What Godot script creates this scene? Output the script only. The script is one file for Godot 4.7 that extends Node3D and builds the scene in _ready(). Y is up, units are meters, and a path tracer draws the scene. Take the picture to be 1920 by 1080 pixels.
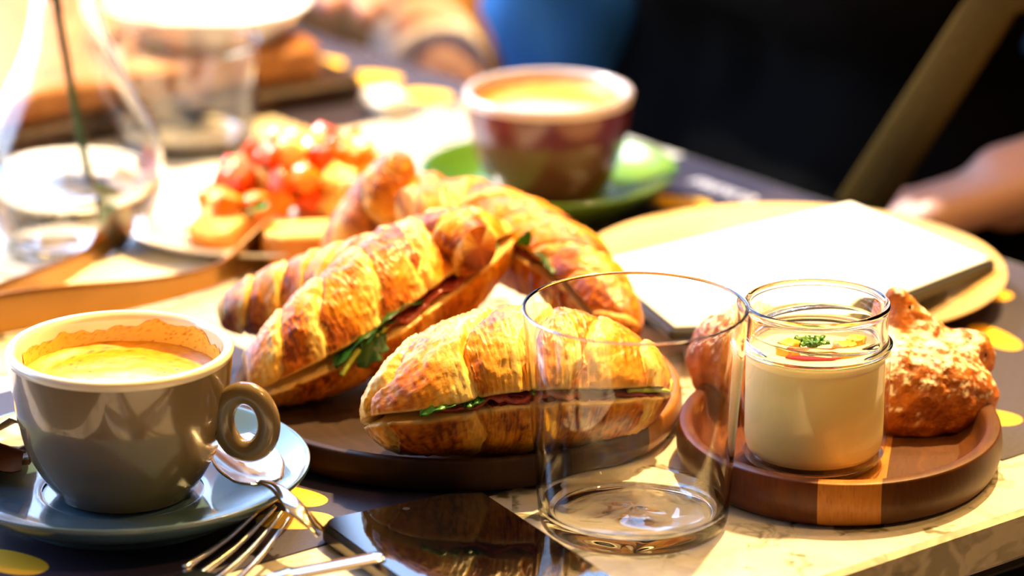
extends Node3D
# A cafe breakfast table seen close up. Units are metres, y is up, the table top is y = 0.

const CAM_H := 0.56686
const CAM_PITCH := 18.3
const FOCAL_PX := 7000.0
const CORNER := Vector2(0.3955, -1.5740)
const UX := Vector2(-0.77715, 0.62932)    # along the table's near edge, towards its left corner
const VX := Vector2(-0.62932, -0.77715)   # along the table's far edge, away from the camera

var M := {}
var taken := {}
var noise := FastNoiseLite.new()
var noise2 := FastNoiseLite.new()
var cell := FastNoiseLite.new()
var rng := RandomNumberGenerator.new()

func _ready() -> void:
	rng.seed = 7
	for n in [noise, noise2]:
		n.noise_type = FastNoiseLite.TYPE_SIMPLEX_SMOOTH
		n.frequency = 1.0
		n.fractal_octaves = 4
	noise.seed = 3
	noise2.seed = 11
	cell.noise_type = FastNoiseLite.TYPE_CELLULAR
	cell.frequency = 1.0
	cell.seed = 5
	setup_view()
	setup_light()
	make_materials()
	build_room()
	build_table()
	build_placemats()
	build_wood_plate()
	build_serving_tray()
	build_croissants()
	build_cappuccino()
	build_cutlery()
	build_phone()
	build_tumbler()
	build_dessert_jar()
	build_pastry()
	build_far_cup()
	build_menu()
	build_vase()
	build_far_left()
	build_toast()
	build_tongs()
	build_people()

func setup_view() -> void:
	var cam := Camera3D.new()
	cam.name = "camera"
	add_child(cam)
	cam.position = Vector3(0, CAM_H, 0)
	cam.rotation_degrees = Vector3(-CAM_PITCH, 0, 0)
	var at := CameraAttributesPhysical.new()
	at.frustum_focal_length = 12.0 * FOCAL_PX / 540.0
	at.frustum_focus_distance = 1.53
	at.frustum_near = 0.05
	at.frustum_far = 100.0
	at.exposure_aperture = 6.0
	cam.attributes = at
	cam.current = true

func setup_light() -> void:
	var we := WorldEnvironment.new()
	we.name = "world_environment"
	var e := Environment.new()
	e.background_mode = Environment.BG_SKY
	var sky := Sky.new()
	var sm := ProceduralSkyMaterial.new()
	sm.sky_top_color = Color(0.55, 0.74, 1.0)
	sm.sky_horizon_color = Color(0.95, 0.97, 1.0)
	sm.sky_curve = 0.2
	sm.ground_horizon_color = Color(0.75, 0.74, 0.72)
	sm.ground_bottom_color = Color(0.5, 0.48, 0.45)
	sm.energy_multiplier = SKY_ENERGY
	sky.sky_material = sm
	e.sky = sky
	e.tonemap_mode = Environment.TONE_MAPPER_LINEAR
	e.tonemap_exposure = EXPOSURE
	e.sdfgi_enabled = true
	e.ssao_enabled = true
	e.ssil_enabled = true
	we.environment = e
	add_child(we)
	var sun := DirectionalLight3D.new()
	sun.name = "sun"
	add_child(sun)
	sun.look_at_from_position(Vector3.ZERO, -SUN_TO, Vector3.UP)
	sun.light_color = Color(1.0, 0.97, 0.90)
	sun.light_energy = SUN_ENERGY
	sun.light_angular_distance = 2.5
	sun.shadow_enabled = true
	sun.sky_mode = DirectionalLight3D.SKY_MODE_LIGHT_ONLY

const SKY_ENERGY := 6.5
const EXPOSURE := 1.42
const SUN_TO := Vector3(-0.5, 0.72, -0.5)
const SUN_ENERGY := 3.0
const LAMP_ENERGY := 0.45
const SPOT_ENERGY := 11.5

# ---------------------------------------------------------------- helpers

func at(x: float, y: float, h: float) -> Vector3:      # the point at height h on that line of sight
	var d := sight(x, y)
	return Vector3(0, CAM_H, 0) + d * ((h - CAM_H) / d.y)

func atz(x: float, y: float, z: float) -> Vector3:     # the point at depth z on that line of sight
	var d := sight(x, y)
	return Vector3(0, CAM_H, 0) + d * (z / d.z)

func sight(x: float, y: float) -> Vector3:
	var X := (x - 960.0) / FOCAL_PX
	var Y := (540.0 - y) / FOCAL_PX
	var c := cos(deg_to_rad(CAM_PITCH))
	var s := sin(deg_to_rad(CAM_PITCH))
	return Vector3(X, Y * c - s, -(c + Y * s))

func tb(u: float, v: float, h := 0.0) -> Vector3:      # table coordinates
	var p := CORNER + UX * u + VX * v
	return Vector3(p.x, h, p.y)

func numbered(n: String) -> String:
	if not taken.has(n):
		taken[n] = 0
		return n
	taken[n] += 1
	return "%s_%03d" % [n, taken[n]]

func tag(o: Node, label: String, category: String, group := "", kind := "") -> Node:
	if label: o.set_meta("label", label)
	if category: o.set_meta("category", category)
	if group: o.set_meta("group", group)
	if kind: o.set_meta("kind", kind)
	return o

func thing(called: String, label: String, category: String, where := Vector3.ZERO, turn := 0.0, group := "") -> Node3D:
	var o := Node3D.new()
	o.name = numbered(called)
	add_child(o)
	o.position = where
	o.rotation.y = turn
	tag(o, label, category, group)
	return o

func obj(called: String, mesh: Mesh, m: Material, parent: Node = null, where := Vector3.ZERO) -> MeshInstance3D:
	var o := MeshInstance3D.new()
	o.mesh = mesh
	o.material_override = m
	o.position = where
	if parent == null:
		o.name = numbered(called)
		add_child(o)
	else:
		o.name = called
		parent.add_child(o, true)
	return o

func struct(called: String, mesh: Mesh, m: Material, parent: Node = null, where := Vector3.ZERO) -> MeshInstance3D:
	var o := obj(called, mesh, m, parent, where)
	o.set_meta("kind", "structure")
	return o

func st_new() -> SurfaceTool:
	var st := SurfaceTool.new()
	st.begin(Mesh.PRIMITIVE_TRIANGLES)
	return st

# A builder that collects indexed vertices; done() makes smooth normals.
class Geo:
	var v := PackedVector3Array()
	var c := PackedColorArray()
	var uv := PackedVector2Array()
	var ix := PackedInt32Array()
	func add(p: Vector3, col := Color.WHITE, t := Vector2.ZERO) -> int:
		v.append(p)
		c.append(col)
		uv.append(t)
		return v.size() - 1
	func tri(a: int, b: int, d: int) -> void:
		ix.append(a)
		ix.append(b)
		ix.append(d)
	func quad(a: int, b: int, d: int, e: int) -> void:
		tri(a, b, d)
		tri(a, d, e)
	func grid(rows: int, cols: int, base: int, wrap_cols := false, wrap_rows := false) -> void:
		for j in (rows if wrap_rows else rows - 1):
			var j2 := (j + 1) % rows
			for i in (cols if wrap_cols else cols - 1):
				var i2 := (i + 1) % cols
				quad(base + j * cols + i, base + j * cols + i2, base + j2 * cols + i2, base + j2 * cols + i)
	func flip() -> void:
		for k in range(0, ix.size(), 3):
			var t := ix[k + 1]
			ix[k + 1] = ix[k + 2]
			ix[k + 2] = t
	func done(flat := false) -> ArrayMesh:
		var n := PackedVector3Array()
		var arr := []
		arr.resize(Mesh.ARRAY_MAX)
		if flat:
			var v2 := PackedVector3Array()
			var c2 := PackedColorArray()
			var u2 := PackedVector2Array()
			var ix2 := PackedInt32Array()
			for k in range(0, ix.size(), 3):
				var nn := -(v[ix[k + 1]] - v[ix[k]]).cross(v[ix[k + 2]] - v[ix[k]]).normalized()
				for q in 3:
					v2.append(v[ix[k + q]])
					c2.append(c[ix[k + q]])
					u2.append(uv[ix[k + q]])
					n.append(nn)
					ix2.append(k + q)
			arr[Mesh.ARRAY_VERTEX] = v2
			arr[Mesh.ARRAY_COLOR] = c2
			arr[Mesh.ARRAY_TEX_UV] = u2
			arr[Mesh.ARRAY_INDEX] = ix2
		else:
			n.resize(v.size())
			for k in range(0, ix.size(), 3):
				var a := v[ix[k]]
				var nn := -(v[ix[k + 1]] - a).cross(v[ix[k + 2]] - a)
				n[ix[k]] += nn
				n[ix[k + 1]] += nn
				n[ix[k + 2]] += nn
			for k in n.size():
				n[k] = n[k].normalized()
			arr[Mesh.ARRAY_VERTEX] = v
			arr[Mesh.ARRAY_COLOR] = c
			arr[Mesh.ARRAY_TEX_UV] = uv
			arr[Mesh.ARRAY_INDEX] = ix
		arr[Mesh.ARRAY_NORMAL] = n
		var m := ArrayMesh.new()
		m.add_surface_from_arrays(Mesh.PRIMITIVE_TRIANGLES, arr)
		return m

func lc(r: float, g: float, b: float) -> Color:        # an sRGB colour as a vertex colour
	return Color(r, g, b).srgb_to_linear()

func smooth_line(p: Array, steps := 6) -> PackedVector2Array:   # Catmull-Rom through 2D points; a doubled point is a corner
	var r := PackedVector2Array()
	for i in p.size() - 1:
		var a: Vector2 = p[maxi(i - 1, 0)]
		var b: Vector2 = p[i]
		var c: Vector2 = p[i + 1]
		var d: Vector2 = p[mini(i + 2, p.size() - 1)]
		if b.distance_to(c) < 1e-7: continue
		for k in steps:
			r.append(b.cubic_interpolate(c, a, d, float(k) / steps))
	r.append(p[-1])
	return r

# A turned shape: profile points (radius, height) running up the outside, then down the inside.
func lathe(p: PackedVector2Array, segs := 96, bend = null, tint = null) -> Geo:
	var g := Geo.new()
	for j in p.size():
		for i in segs:
			var a := TAU * i / segs
			var r := p[j].x
			var y := p[j].y
			if bend != null:
				var q: Vector2 = bend.call(a, j, p[j])
				r = q.x
				y = q.y
			var pos := Vector3(cos(a) * r, y, sin(a) * r)
			g.add(pos, tint.call(pos, j) if tint != null else Color.WHITE, Vector2(float(i) / segs, float(j) / p.size()))
	g.grid(p.size(), segs, 0, true)
	return g

# A box with chamfered edges.
func cbox(size: Vector3, ch := 0.001) -> ArrayMesh:
	var g := Geo.new()
	box_in(g, size, ch, Transform3D())
	return g.done(true)

func box_in(g: Geo, size: Vector3, ch: float, tr: Transform3D, col := Color.WHITE) -> void:
	var h := size / 2
	var pr := PackedVector2Array([Vector2(h.x - ch, -h.z), Vector2(h.x, -h.z + ch), Vector2(h.x, h.z - ch), Vector2(h.x - ch, h.z), Vector2(-h.x + ch, h.z), Vector2(-h.x, h.z - ch), Vector2(-h.x, -h.z + ch), Vector2(-h.x + ch, -h.z)])
	slab_in(g, pr, -h.y, h.y, ch, tr, col)

# A prism over a 2D outline (x, z), its upper and lower edges chamfered.
func slab_in(g: Geo, outline: PackedVector2Array, y0: float, y1: float, ch: float, tr := Transform3D(), col := Color.WHITE) -> void:
	var o := outline.duplicate()
	if Geometry2D.is_polygon_clockwise(o): o.reverse()
	var n := o.size()
	var ins := PackedVector2Array()
	for i in n:
		var a := o[(i + n - 1) % n]
		var b := o[i]
		var c := o[(i + 1) % n]
		var d1 := (b - a).normalized()
		var d2 := (c - b).normalized()
		var nn := Vector2(-d1.y, d1.x) + Vector2(-d2.y, d2.x)
		nn = nn.normalized() / maxf(0.4, sqrt((1 + d1.dot(d2)) / 2))
		if Geometry2D.is_polygon_clockwise(outline) != Geometry2D.is_polygon_clockwise(o): pass
		ins.append(b + nn * ch)
	if absf(area(ins)) > absf(area(o)):
		for i in n: ins[i] = o[i] * 2 - ins[i]
	var base := g.v.size()
	for ring in [[ins, y0], [o, y0 + ch], [o, y1 - ch], [ins, y1]]:
		for i in n:
			var q: Vector2 = ring[0][i]
			g.add(tr * Vector3(q.x, ring[1], q.y), col, q)
	var up := area(o) > 0
	for j in 3:
		for i in n:
			var i2 := (i + 1) % n
			var A := base + j * n + i
			var B := base + j * n + i2
			var C := base + (j + 1) * n + i2
			var D := base + (j + 1) * n + i
			if up: g.quad(A, B, C, D)
			else: g.quad(A, D, C, B)
	var t := Geometry2D.triangulate_polygon(ins)
	for k in range(0, t.size(), 3):
		for lv in [0, 3]:
			var a := t[k]
			var b := t[k + 1]
			var c := t[k + 2]
			var ccw := (ins[b] - ins[a]).cross(ins[c] - ins[a]) > 0
			var keep: bool = ccw == (lv == 3)
			var o3: int = base + lv * n
			if keep: g.tri(o3 + a, o3 + b, o3 + c)
			else: g.tri(o3 + a, o3 + c, o3 + b)

func area(p: PackedVector2Array) -> float:
	var s := 0.0
	for i in p.size(): s += p[i].cross(p[(i + 1) % p.size()])
	return s / 2

func slab(outline: PackedVector2Array, y0: float, y1: float, ch: float) -> ArrayMesh:
	var g := Geo.new()
	slab_in(g, outline, y0, y1, ch)
	return g.done(true)

func round_rect(w: float, d: float, r: float, k := 6) -> PackedVector2Array:
	var p := PackedVector2Array()
	for q in 4:
		var c := Vector2((w / 2 - r) * [1, -1, -1, 1][q], (d / 2 - r) * [1, 1, -1, -1][q])
		for i in k + 1:
			var a := PI / 2 * (q + float(i) / k)
			p.append(c + Vector2(cos(a), sin(a)) * r)
	return p

# A round bar along a line, with a radius at each point; section squashed along the given axis.
func tube_in(g: Geo, pts: PackedVector3Array, rad: Callable, segs := 14, up := Vector3.UP, closed := false, col := Color.WHITE) -> void:
	var n := pts.size()
	var base := g.v.size()
	for j in n:
		var a := pts[(j + n - 1) % n] if closed else pts[maxi(j - 1, 0)]
		var b := pts[(j + 1) % n] if closed else pts[mini(j + 1, n - 1)]
		var T := (b - a).normalized()
		var S := T.cross(up).normalized()
		var U := S.cross(T)
		var r: Vector2 = rad.call(float(j) / (n if closed else n - 1))
		for i in segs:
			var an := TAU * i / segs
			g.add(pts[j] + S * cos(an) * r.x + U * sin(an) * r.y, col, Vector2(float(i) / segs, float(j) / n))
	var s := g.ix.size()
	g.grid(n, segs, base, true, closed)
	for k in range(s, g.ix.size(), 3):
		var t := g.ix[k + 1]
		g.ix[k + 1] = g.ix[k + 2]
		g.ix[k + 2] = t
	if not closed:
		for e in [0, n - 1]:
			var mid := g.add(pts[e], col)
			for i in segs:
				var A: int = base + e * segs + i
				var B: int = base + e * segs + (i + 1) % segs
				if e == 0: g.tri(mid, A, B)
				else: g.tri(mid, B, A)

func curve(pts: Array, n: int) -> PackedVector3Array:   # evenly spaced points on a smooth line
	var c := Curve3D.new()
	c.bake_interval = 0.002
	for i in pts.size():
		var a: Vector3 = pts[maxi(i - 1, 0)]
		var b: Vector3 = pts[mini(i + 1, pts.size() - 1)]
		var t := (b - a) / 6.0
		c.add_point(pts[i], -t, t)
	var r := PackedVector3Array()
	var L := c.get_baked_length()
	for i in n: r.append(c.sample_baked(L * i / (n - 1), true))
	return r

# A thin sheet with thickness from a grid of points (rows of equal length).
func sheet(rows: Array, thick: float, tint = null) -> Geo:
	var g := Geo.new()
	var R := rows.size()
	var C: int = rows[0].size()
	for side in 2:
		for j in R:
			for i in C:
				var p: Vector3 = rows[j][i]
				var du: Vector3 = rows[j][mini(i + 1, C - 1)] - rows[j][maxi(i - 1, 0)]
				var dv: Vector3 = rows[mini(j + 1, R - 1)][i] - rows[maxi(j - 1, 0)][i]
				var nn := du.cross(dv).normalized()
				var q := p + nn * thick * (0.5 if side == 0 else -0.5)
				g.add(q, tint.call(q, float(i) / (C - 1), float(j) / (R - 1)) if tint != null else Color.WHITE, Vector2(float(i) / (C - 1), float(j) / (R - 1)))
	g.grid(R, C, 0)
	for k in range(0, g.ix.size(), 3):
		var t := g.ix[k + 1]
		g.ix[k + 1] = g.ix[k + 2]
		g.ix[k + 2] = t
	g.grid(R, C, R * C)
	var ring := []
	for i in C: ring.append(i)
	for j in range(1, R): ring.append(j * C + C - 1)
	for i in range(C - 2, -1, -1): ring.append((R - 1) * C + i)
	for j in range(R - 2, 0, -1): ring.append(j * C)
	for k in ring.size():
		var a: int = ring[k]
		var b: int = ring[(k + 1) % ring.size()]
		g.quad(a, b, b + R * C, a + R * C)
	return g

# Surface nets over smoothly joined tapered capsules: bones are [a, b, ra, rb].
func nets(g: Geo, bones: Array, h: float, k: float, tint = null, bump = null) -> void:
	var lo := Vector3.INF
	var hi := -Vector3.INF
	for b in bones:
		for e in 2:
			var r: Vector3 = Vector3.ONE * (b[2 + e] + k + h * 3)
			lo = lo.min(b[e] - r)
			hi = hi.max(b[e] + r)
	var N := Vector3i(((hi - lo) / h).ceil()) + Vector3i.ONE
	var f := PackedFloat32Array()
	f.resize(N.x * N.y * N.z)
	f.fill(1.0)
	for b in bones:
		var a: Vector3 = b[0]
		var ba: Vector3 = b[1] - a
		var ra: float = b[2]
		var rb: float = b[3]
		var L := maxf(ba.length_squared(), 1e-12)
		var m := maxf(ra, rb) + k + h * 2
		var i0 := Vector3i(((a.min(b[1]) - Vector3.ONE * m - lo) / h).floor()).max(Vector3i.ZERO)
		var i1 := Vector3i(((a.max(b[1]) + Vector3.ONE * m - lo) / h).ceil()).min(N - Vector3i.ONE)
		for z in range(i0.z, i1.z + 1):
			for y in range(i0.y, i1.y + 1):
				var o := (z * N.y + y) * N.x
				for x in range(i0.x, i1.x + 1):
					var p := lo + Vector3(x, y, z) * h - a
					var t := clampf(p.dot(ba) / L, 0.0, 1.0)
					var d := (p - ba * t).length() - lerpf(ra, rb, t)
					var c := f[o + x]
					if c > 0.9: f[o + x] = d
					else:
						var q := maxf(k - absf(c - d), 0.0) / k
						f[o + x] = minf(c, d) - q * q * k * 0.25
	if bump != null:
		for z in N.z:
			for y in N.y:
				for x in N.x:
					var o := (z * N.y + y) * N.x + x
					if absf(f[o]) < h * 4: f[o] += bump.call(lo + Vector3(x, y, z) * h)
	var id := {}
	var sy := N.x
	var sz := N.x * N.y
	var corner := [0, 1, sy, sy + 1, sz, sz + 1, sz + sy, sz + sy + 1]
	var off := [Vector3(0, 0, 0), Vector3(1, 0, 0), Vector3(0, 1, 0), Vector3(1, 1, 0), Vector3(0, 0, 1), Vector3(1, 0, 1), Vector3(0, 1, 1), Vector3(1, 1, 1)]
	var edges := [[0, 1], [2, 3], [4, 5], [6, 7], [0, 2], [1, 3], [4, 6], [5, 7], [0, 4], [1, 5], [2, 6], [3, 7]]
	for z in N.z - 1:
		for y in N.y - 1:
			var row := (z * N.y + y) * N.x
			for x in N.x - 1:
				var o := row + x
				if absf(f[o]) > h * 2.2: continue
				var neg := 0
				for q in 8: neg += int(f[o + corner[q]] < 0)
				if neg == 0 or neg == 8: continue
				var sum := Vector3.ZERO
				var cnt := 0
				for ed in edges:
					var fa := f[o + corner[ed[0]]]
					var fb := f[o + corner[ed[1]]]
					if (fa < 0) != (fb < 0):
						sum += off[ed[0]].lerp(off[ed[1]], fa / (fa - fb))
						cnt += 1
				var p := lo + (Vector3(x, y, z) + sum / cnt) * h
				id[o] = g.add(p, tint.call(p) if tint != null else Color.WHITE)
	for o in id:
		for ax in [[1, sy, sz], [sy, sz, 1], [sz, 1, sy]]:
			var fa := f[o]
			var fb := f[o + ax[0]]
			if (fa < 0) == (fb < 0): continue
			var A = id.get(o - ax[1] - ax[2])
			var B = id.get(o - ax[2])
			var C = id.get(o)
			var D = id.get(o - ax[1])
			if A == null or B == null or D == null: continue
			if fa < 0: g.quad(A, D, C, B)
			else: g.quad(A, B, C, D)

# ---------------------------------------------------------------- materials

func mat(called: String, col: Color, rough := 0.5, metal := 0.0) -> StandardMaterial3D:
	var m := StandardMaterial3D.new()
	m.resource_name = called
	m.albedo_color = col
	m.roughness = rough
	m.metallic = metal
	M[called] = m
	return m

func rgb8(r: int, g: int, b: int) -> Color:
	return Color(r / 255.0, g / 255.0, b / 255.0)

func noise_tex(freq: float, octaves: int, seed_: int, size := 512, cellular := false) -> NoiseTexture2D:
	var n := FastNoiseLite.new()
	n.noise_type = FastNoiseLite.TYPE_CELLULAR if cellular else FastNoiseLite.TYPE_SIMPLEX_SMOOTH
	n.frequency = freq
	n.fractal_octaves = octaves
	n.seed = seed_
	var t := NoiseTexture2D.new()
	t.width = size
	t.height = size
	t.seamless = true
	t.noise = n
	return t

func relief(m: StandardMaterial3D, t: Texture2D, cm: float, per_metre: float) -> void:
	m.heightmap_enabled = true
	m.heightmap_texture = t
	m.heightmap_scale = cm
	m.uv1_triplanar = true
	m.uv1_scale = Vector3.ONE * per_metre

func wood_image(a: Color, b: Color, dark: Color, seed_: int, size := 384) -> ImageTexture:
	var im := Image.create(size, size, false, Image.FORMAT_RGB8)
	var n := FastNoiseLite.new()
	n.seed = seed_
	n.frequency = 1.0
	n.fractal_octaves = 3
	for y in size:
		for x in size:
			var u := float(x) / size
			var v := float(y) / size
			var warp := n.get_noise_2d(u * 3.0, v * 1.2) * 0.5
			var band := n.get_noise_2d(u * 11.0 + warp * 4.0, v * 0.9 + 7.0) * 0.5 + 0.5
			var fine := n.get_noise_2d(u * 90.0, v * 5.0 + 31.0) * 0.5 + 0.5
			var pore := smoothstep(0.66, 0.8, n.get_noise_2d(u * 170.0, v * 9.0 + 77.0) * 0.5 + 0.5)
			var c := a.lerp(b, clampf(band * 1.5 - 0.25, 0, 1)).lerp(dark, clampf(fine * 0.35, 0, 1) + pore * 0.45)
			im.set_pixel(x, y, c)
	return ImageTexture.create_from_image(im)

func wood(called: String, a: Color, b: Color, dark: Color, seed_: int, rough := 0.42, per_metre := 9.0) -> StandardMaterial3D:
	var m := mat(called, Color.WHITE, rough)
	m.albedo_texture = wood_image(a, b, dark, seed_)
	m.metallic_specular = 0.35
	m.uv1_triplanar = true
	m.uv1_scale = Vector3.ONE * per_metre
	return m

func marble_image(size := 1024) -> ImageTexture:
	var im := Image.create(size, size, false, Image.FORMAT_RGB8)
	var n := FastNoiseLite.new()
	n.seed = 21
	n.frequency = 1.0
	n.fractal_octaves = 5
	for y in size:
		for x in size:
			var u := float(x) / size * 6.0
			var v := float(y) / size * 6.0
			var wx := n.get_noise_2d(u, v)
			var wy := n.get_noise_2d(u + 40, v + 9)
			var r1 := 1.0 - absf(n.get_noise_2d(u * 0.7 + wx * 1.3, v * 1.5 + wy * 1.3 + 80)) * 4.0
			var r2 := 1.0 - absf(n.get_noise_2d(u * 2.0 + wy, v * 3.2 + wx + 160)) * 6.0
			var cloud := n.get_noise_2d(u * 1.1 + 300, v * 1.1) * 0.5 + 0.5
			var blot := smoothstep(0.18, 0.5, n.get_noise_2d(u * 1.5 + wx * 1.5, v * 2.6 + wy + 500))
			var k := clampf(maxf(r1, 0) * 0.22 * cloud + blot * 0.75, 0, 1)
			var c := rgb8(236, 232, 220).lerp(rgb8(206, 202, 186), cloud * 0.6).lerp(rgb8(104, 101, 78), k)
			im.set_pixel(x, y, c)
	return ImageTexture.create_from_image(im)

func glass(called: String, tint := Color(1, 1, 1, 0.0), ior_scale := 0.05) -> StandardMaterial3D:
	var m := mat(called, tint, 0.0)
	m.transparency = BaseMaterial3D.TRANSPARENCY_ALPHA
	m.refraction_enabled = true
	m.refraction_scale = ior_scale
	return m

func make_materials() -> void:
	var m := mat("marble", Color.WHITE, 0.16)
	m.albedo_texture = marble_image()
	m.uv1_triplanar = true
	m.uv1_world_triplanar = true
	m.uv1_scale = Vector3.ONE * 1.9
	wood("acacia_dark", rgb8(40, 22, 11), rgb8(62, 35, 17), rgb8(20, 11, 6), 2, 0.55)
	wood("acacia_red", rgb8(80, 37, 14), rgb8(108, 54, 21), rgb8(46, 20, 8), 3, 0.38)
	wood("acacia_amber", rgb8(168, 104, 38), rgb8(196, 132, 56), rgb8(104, 56, 18), 4, 0.38)
	wood("acacia_brown", rgb8(66, 40, 18), rgb8(94, 58, 26), rgb8(34, 20, 9), 5, 0.45)
	wood("acacia_honey", rgb8(76, 41, 15), rgb8(102, 58, 22), rgb8(40, 20, 8), 8, 0.45)
	wood("board_wood", rgb8(168, 106, 46), rgb8(200, 138, 68), rgb8(96, 56, 22), 6, 0.5, 5.0)
	wood("oak_floor", rgb8(92, 70, 48), rgb8(112, 86, 58), rgb8(58, 42, 28), 7, 0.5, 1.5)
	m = mat("crust", Color.WHITE, 0.45)
	m.vertex_color_use_as_albedo = true
	relief(m, noise_tex(0.03, 5, 9), 0.03, 22.0)
	m.clearcoat_enabled = true
	m.clearcoat = 0.3
	m.clearcoat_roughness = 0.28
	m.metallic_specular = 0.4
	m = mat("crust_matte", Color.WHITE, 0.55)
	m.vertex_color_use_as_albedo = true
	relief(m, noise_tex(0.04, 5, 19), 0.05, 22.0)
	m = mat("ham", rgb8(176, 74, 62), 0.3)
	relief(m, noise_tex(0.03, 4, 10), 0.03, 25.0)
	m = mat("ham_dark", rgb8(128, 40, 34), 0.3)
	m = mat("leaf_green", rgb8(64, 128, 40), 0.4)
	m.backlight_enabled = true
	m.backlight = Color(0.25, 0.5, 0.12)
	m = mat("leaf_dark", rgb8(32, 84, 34), 0.4)
	m.backlight_enabled = true
	m.backlight = Color(0.1, 0.25, 0.06)
	mat("stem_green", rgb8(176, 190, 70), 0.45)
	for a in [["glaze_taupe", 120, 102, 76], ["glaze_cream", 244, 232, 208], ["glaze_blue", 72, 100, 118], ["glaze_plum", 100, 40, 48], ["glaze_green", 112, 158, 36], ["glaze_tan", 226, 190, 132], ["glaze_white", 244, 242, 238], ["glaze_pink", 226, 206, 198]]:
		m = mat(a[0], rgb8(a[1], a[2], a[3]), 0.22)
		m.clearcoat_enabled = true
		m.clearcoat = 0.8
		m.clearcoat_roughness = 0.04
	m = mat("coffee_foam", Color.WHITE, 0.38)
	m.vertex_color_use_as_albedo = true
	mat("steel", rgb8(206, 202, 196), 0.12, 1.0)
	m = mat("brass", rgb8(158, 116, 62), 0.34, 1.0)
	m = mat("kraft_paper", rgb8(196, 158, 106), 0.55)
	mat("kraft_inside", rgb8(120, 66, 34), 0.5)
	mat("paper", rgb8(240, 240, 236), 0.7)
	mat("black_board", rgb8(26, 26, 24), 0.5)
	mat("phone_glass", rgb8(8, 7, 7), 0.04)
	mat("phone_frame", rgb8(96, 90, 82), 0.22, 1.0)
	mat("phone_edge", rgb8(20, 20, 22), 0.3)
	glass("glass_clear")
	m = mat("glass_wall", Color(1, 1, 1, 0.0), 0.0)
	m.transparency = BaseMaterial3D.TRANSPARENCY_ALPHA
	glass("glass_water", Color(1, 1, 1, 0.0), 0.033)
	m = mat("custard", rgb8(250, 242, 172), 0.5)
	m.subsurf_scatter_enabled = true
	m.subsurf_scatter_strength = 0.12
	mat("fruit_yellow", rgb8(240, 178, 40), 0.35)
	mat("fruit_red", rgb8(150, 22, 30), 0.3)
	m = mat("tomato_red", rgb8(226, 82, 12), 0.25)
	m = mat("tomato_orange", rgb8(244, 132, 12), 0.28)
	m = mat("cheese_white", rgb8(240, 206, 110), 0.4)
	m = mat("toast", Color.WHITE, 0.6)
	m.vertex_color_use_as_albedo = true
	relief(m, noise_tex(0.04, 4, 29), 0.08, 24.0)
	mat("plaster", rgb8(196, 186, 170), 0.85)
	mat("dark_wall", rgb8(64, 58, 54), 0.8)
	mat("frame_black", rgb8(34, 34, 36), 0.45)
	m = mat("pane", Color(1, 1, 1, 0.03), 0.0)
	m.transparency = BaseMaterial3D.TRANSPARENCY_ALPHA
	m = mat("bulb", rgb8(255, 214, 150), 0.4)
	m.emission_enabled = true
	m.emission = rgb8(255, 210, 140)
	m.emission_energy_multiplier = 40.0
	mat("cord_black", rgb8(18, 18, 18), 0.6)
	mat("cast_iron", rgb8(30, 30, 32), 0.5, 0.4)
	m = mat("skin", rgb8(216, 170, 154), 0.5)
	m.subsurf_scatter_enabled = true
	m.subsurf_scatter_strength = 0.15
	for a in [["cloth_black", 8, 8, 9], ["cloth_blue", 52, 110, 180], ["cloth_tan", 206, 160, 104], ["cloth_white", 236, 234, 232], ["cloth_denim", 44, 66, 104], ["strap_brown", 58, 44, 14], ["strap_teal", 20, 92, 110], ["hair_brown", 58, 38, 24]]:
		m = mat(a[0], rgb8(a[1], a[2], a[3]), 0.85)
		m.metallic_specular = 0.12
		relief(m, noise_tex(0.05, 3, 40), 0.1, 8.0)
	m = mat("watch_metal", rgb8(190, 150, 110), 0.25, 1.0)

# ---------------------------------------------------------------- room and table

func bbox(called: String, lo: Vector3, hi: Vector3, m: Material, parent: Node = null) -> MeshInstance3D:
	return struct(called, cbox(hi - lo, 0.004), m, parent, (lo + hi) / 2)

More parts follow.
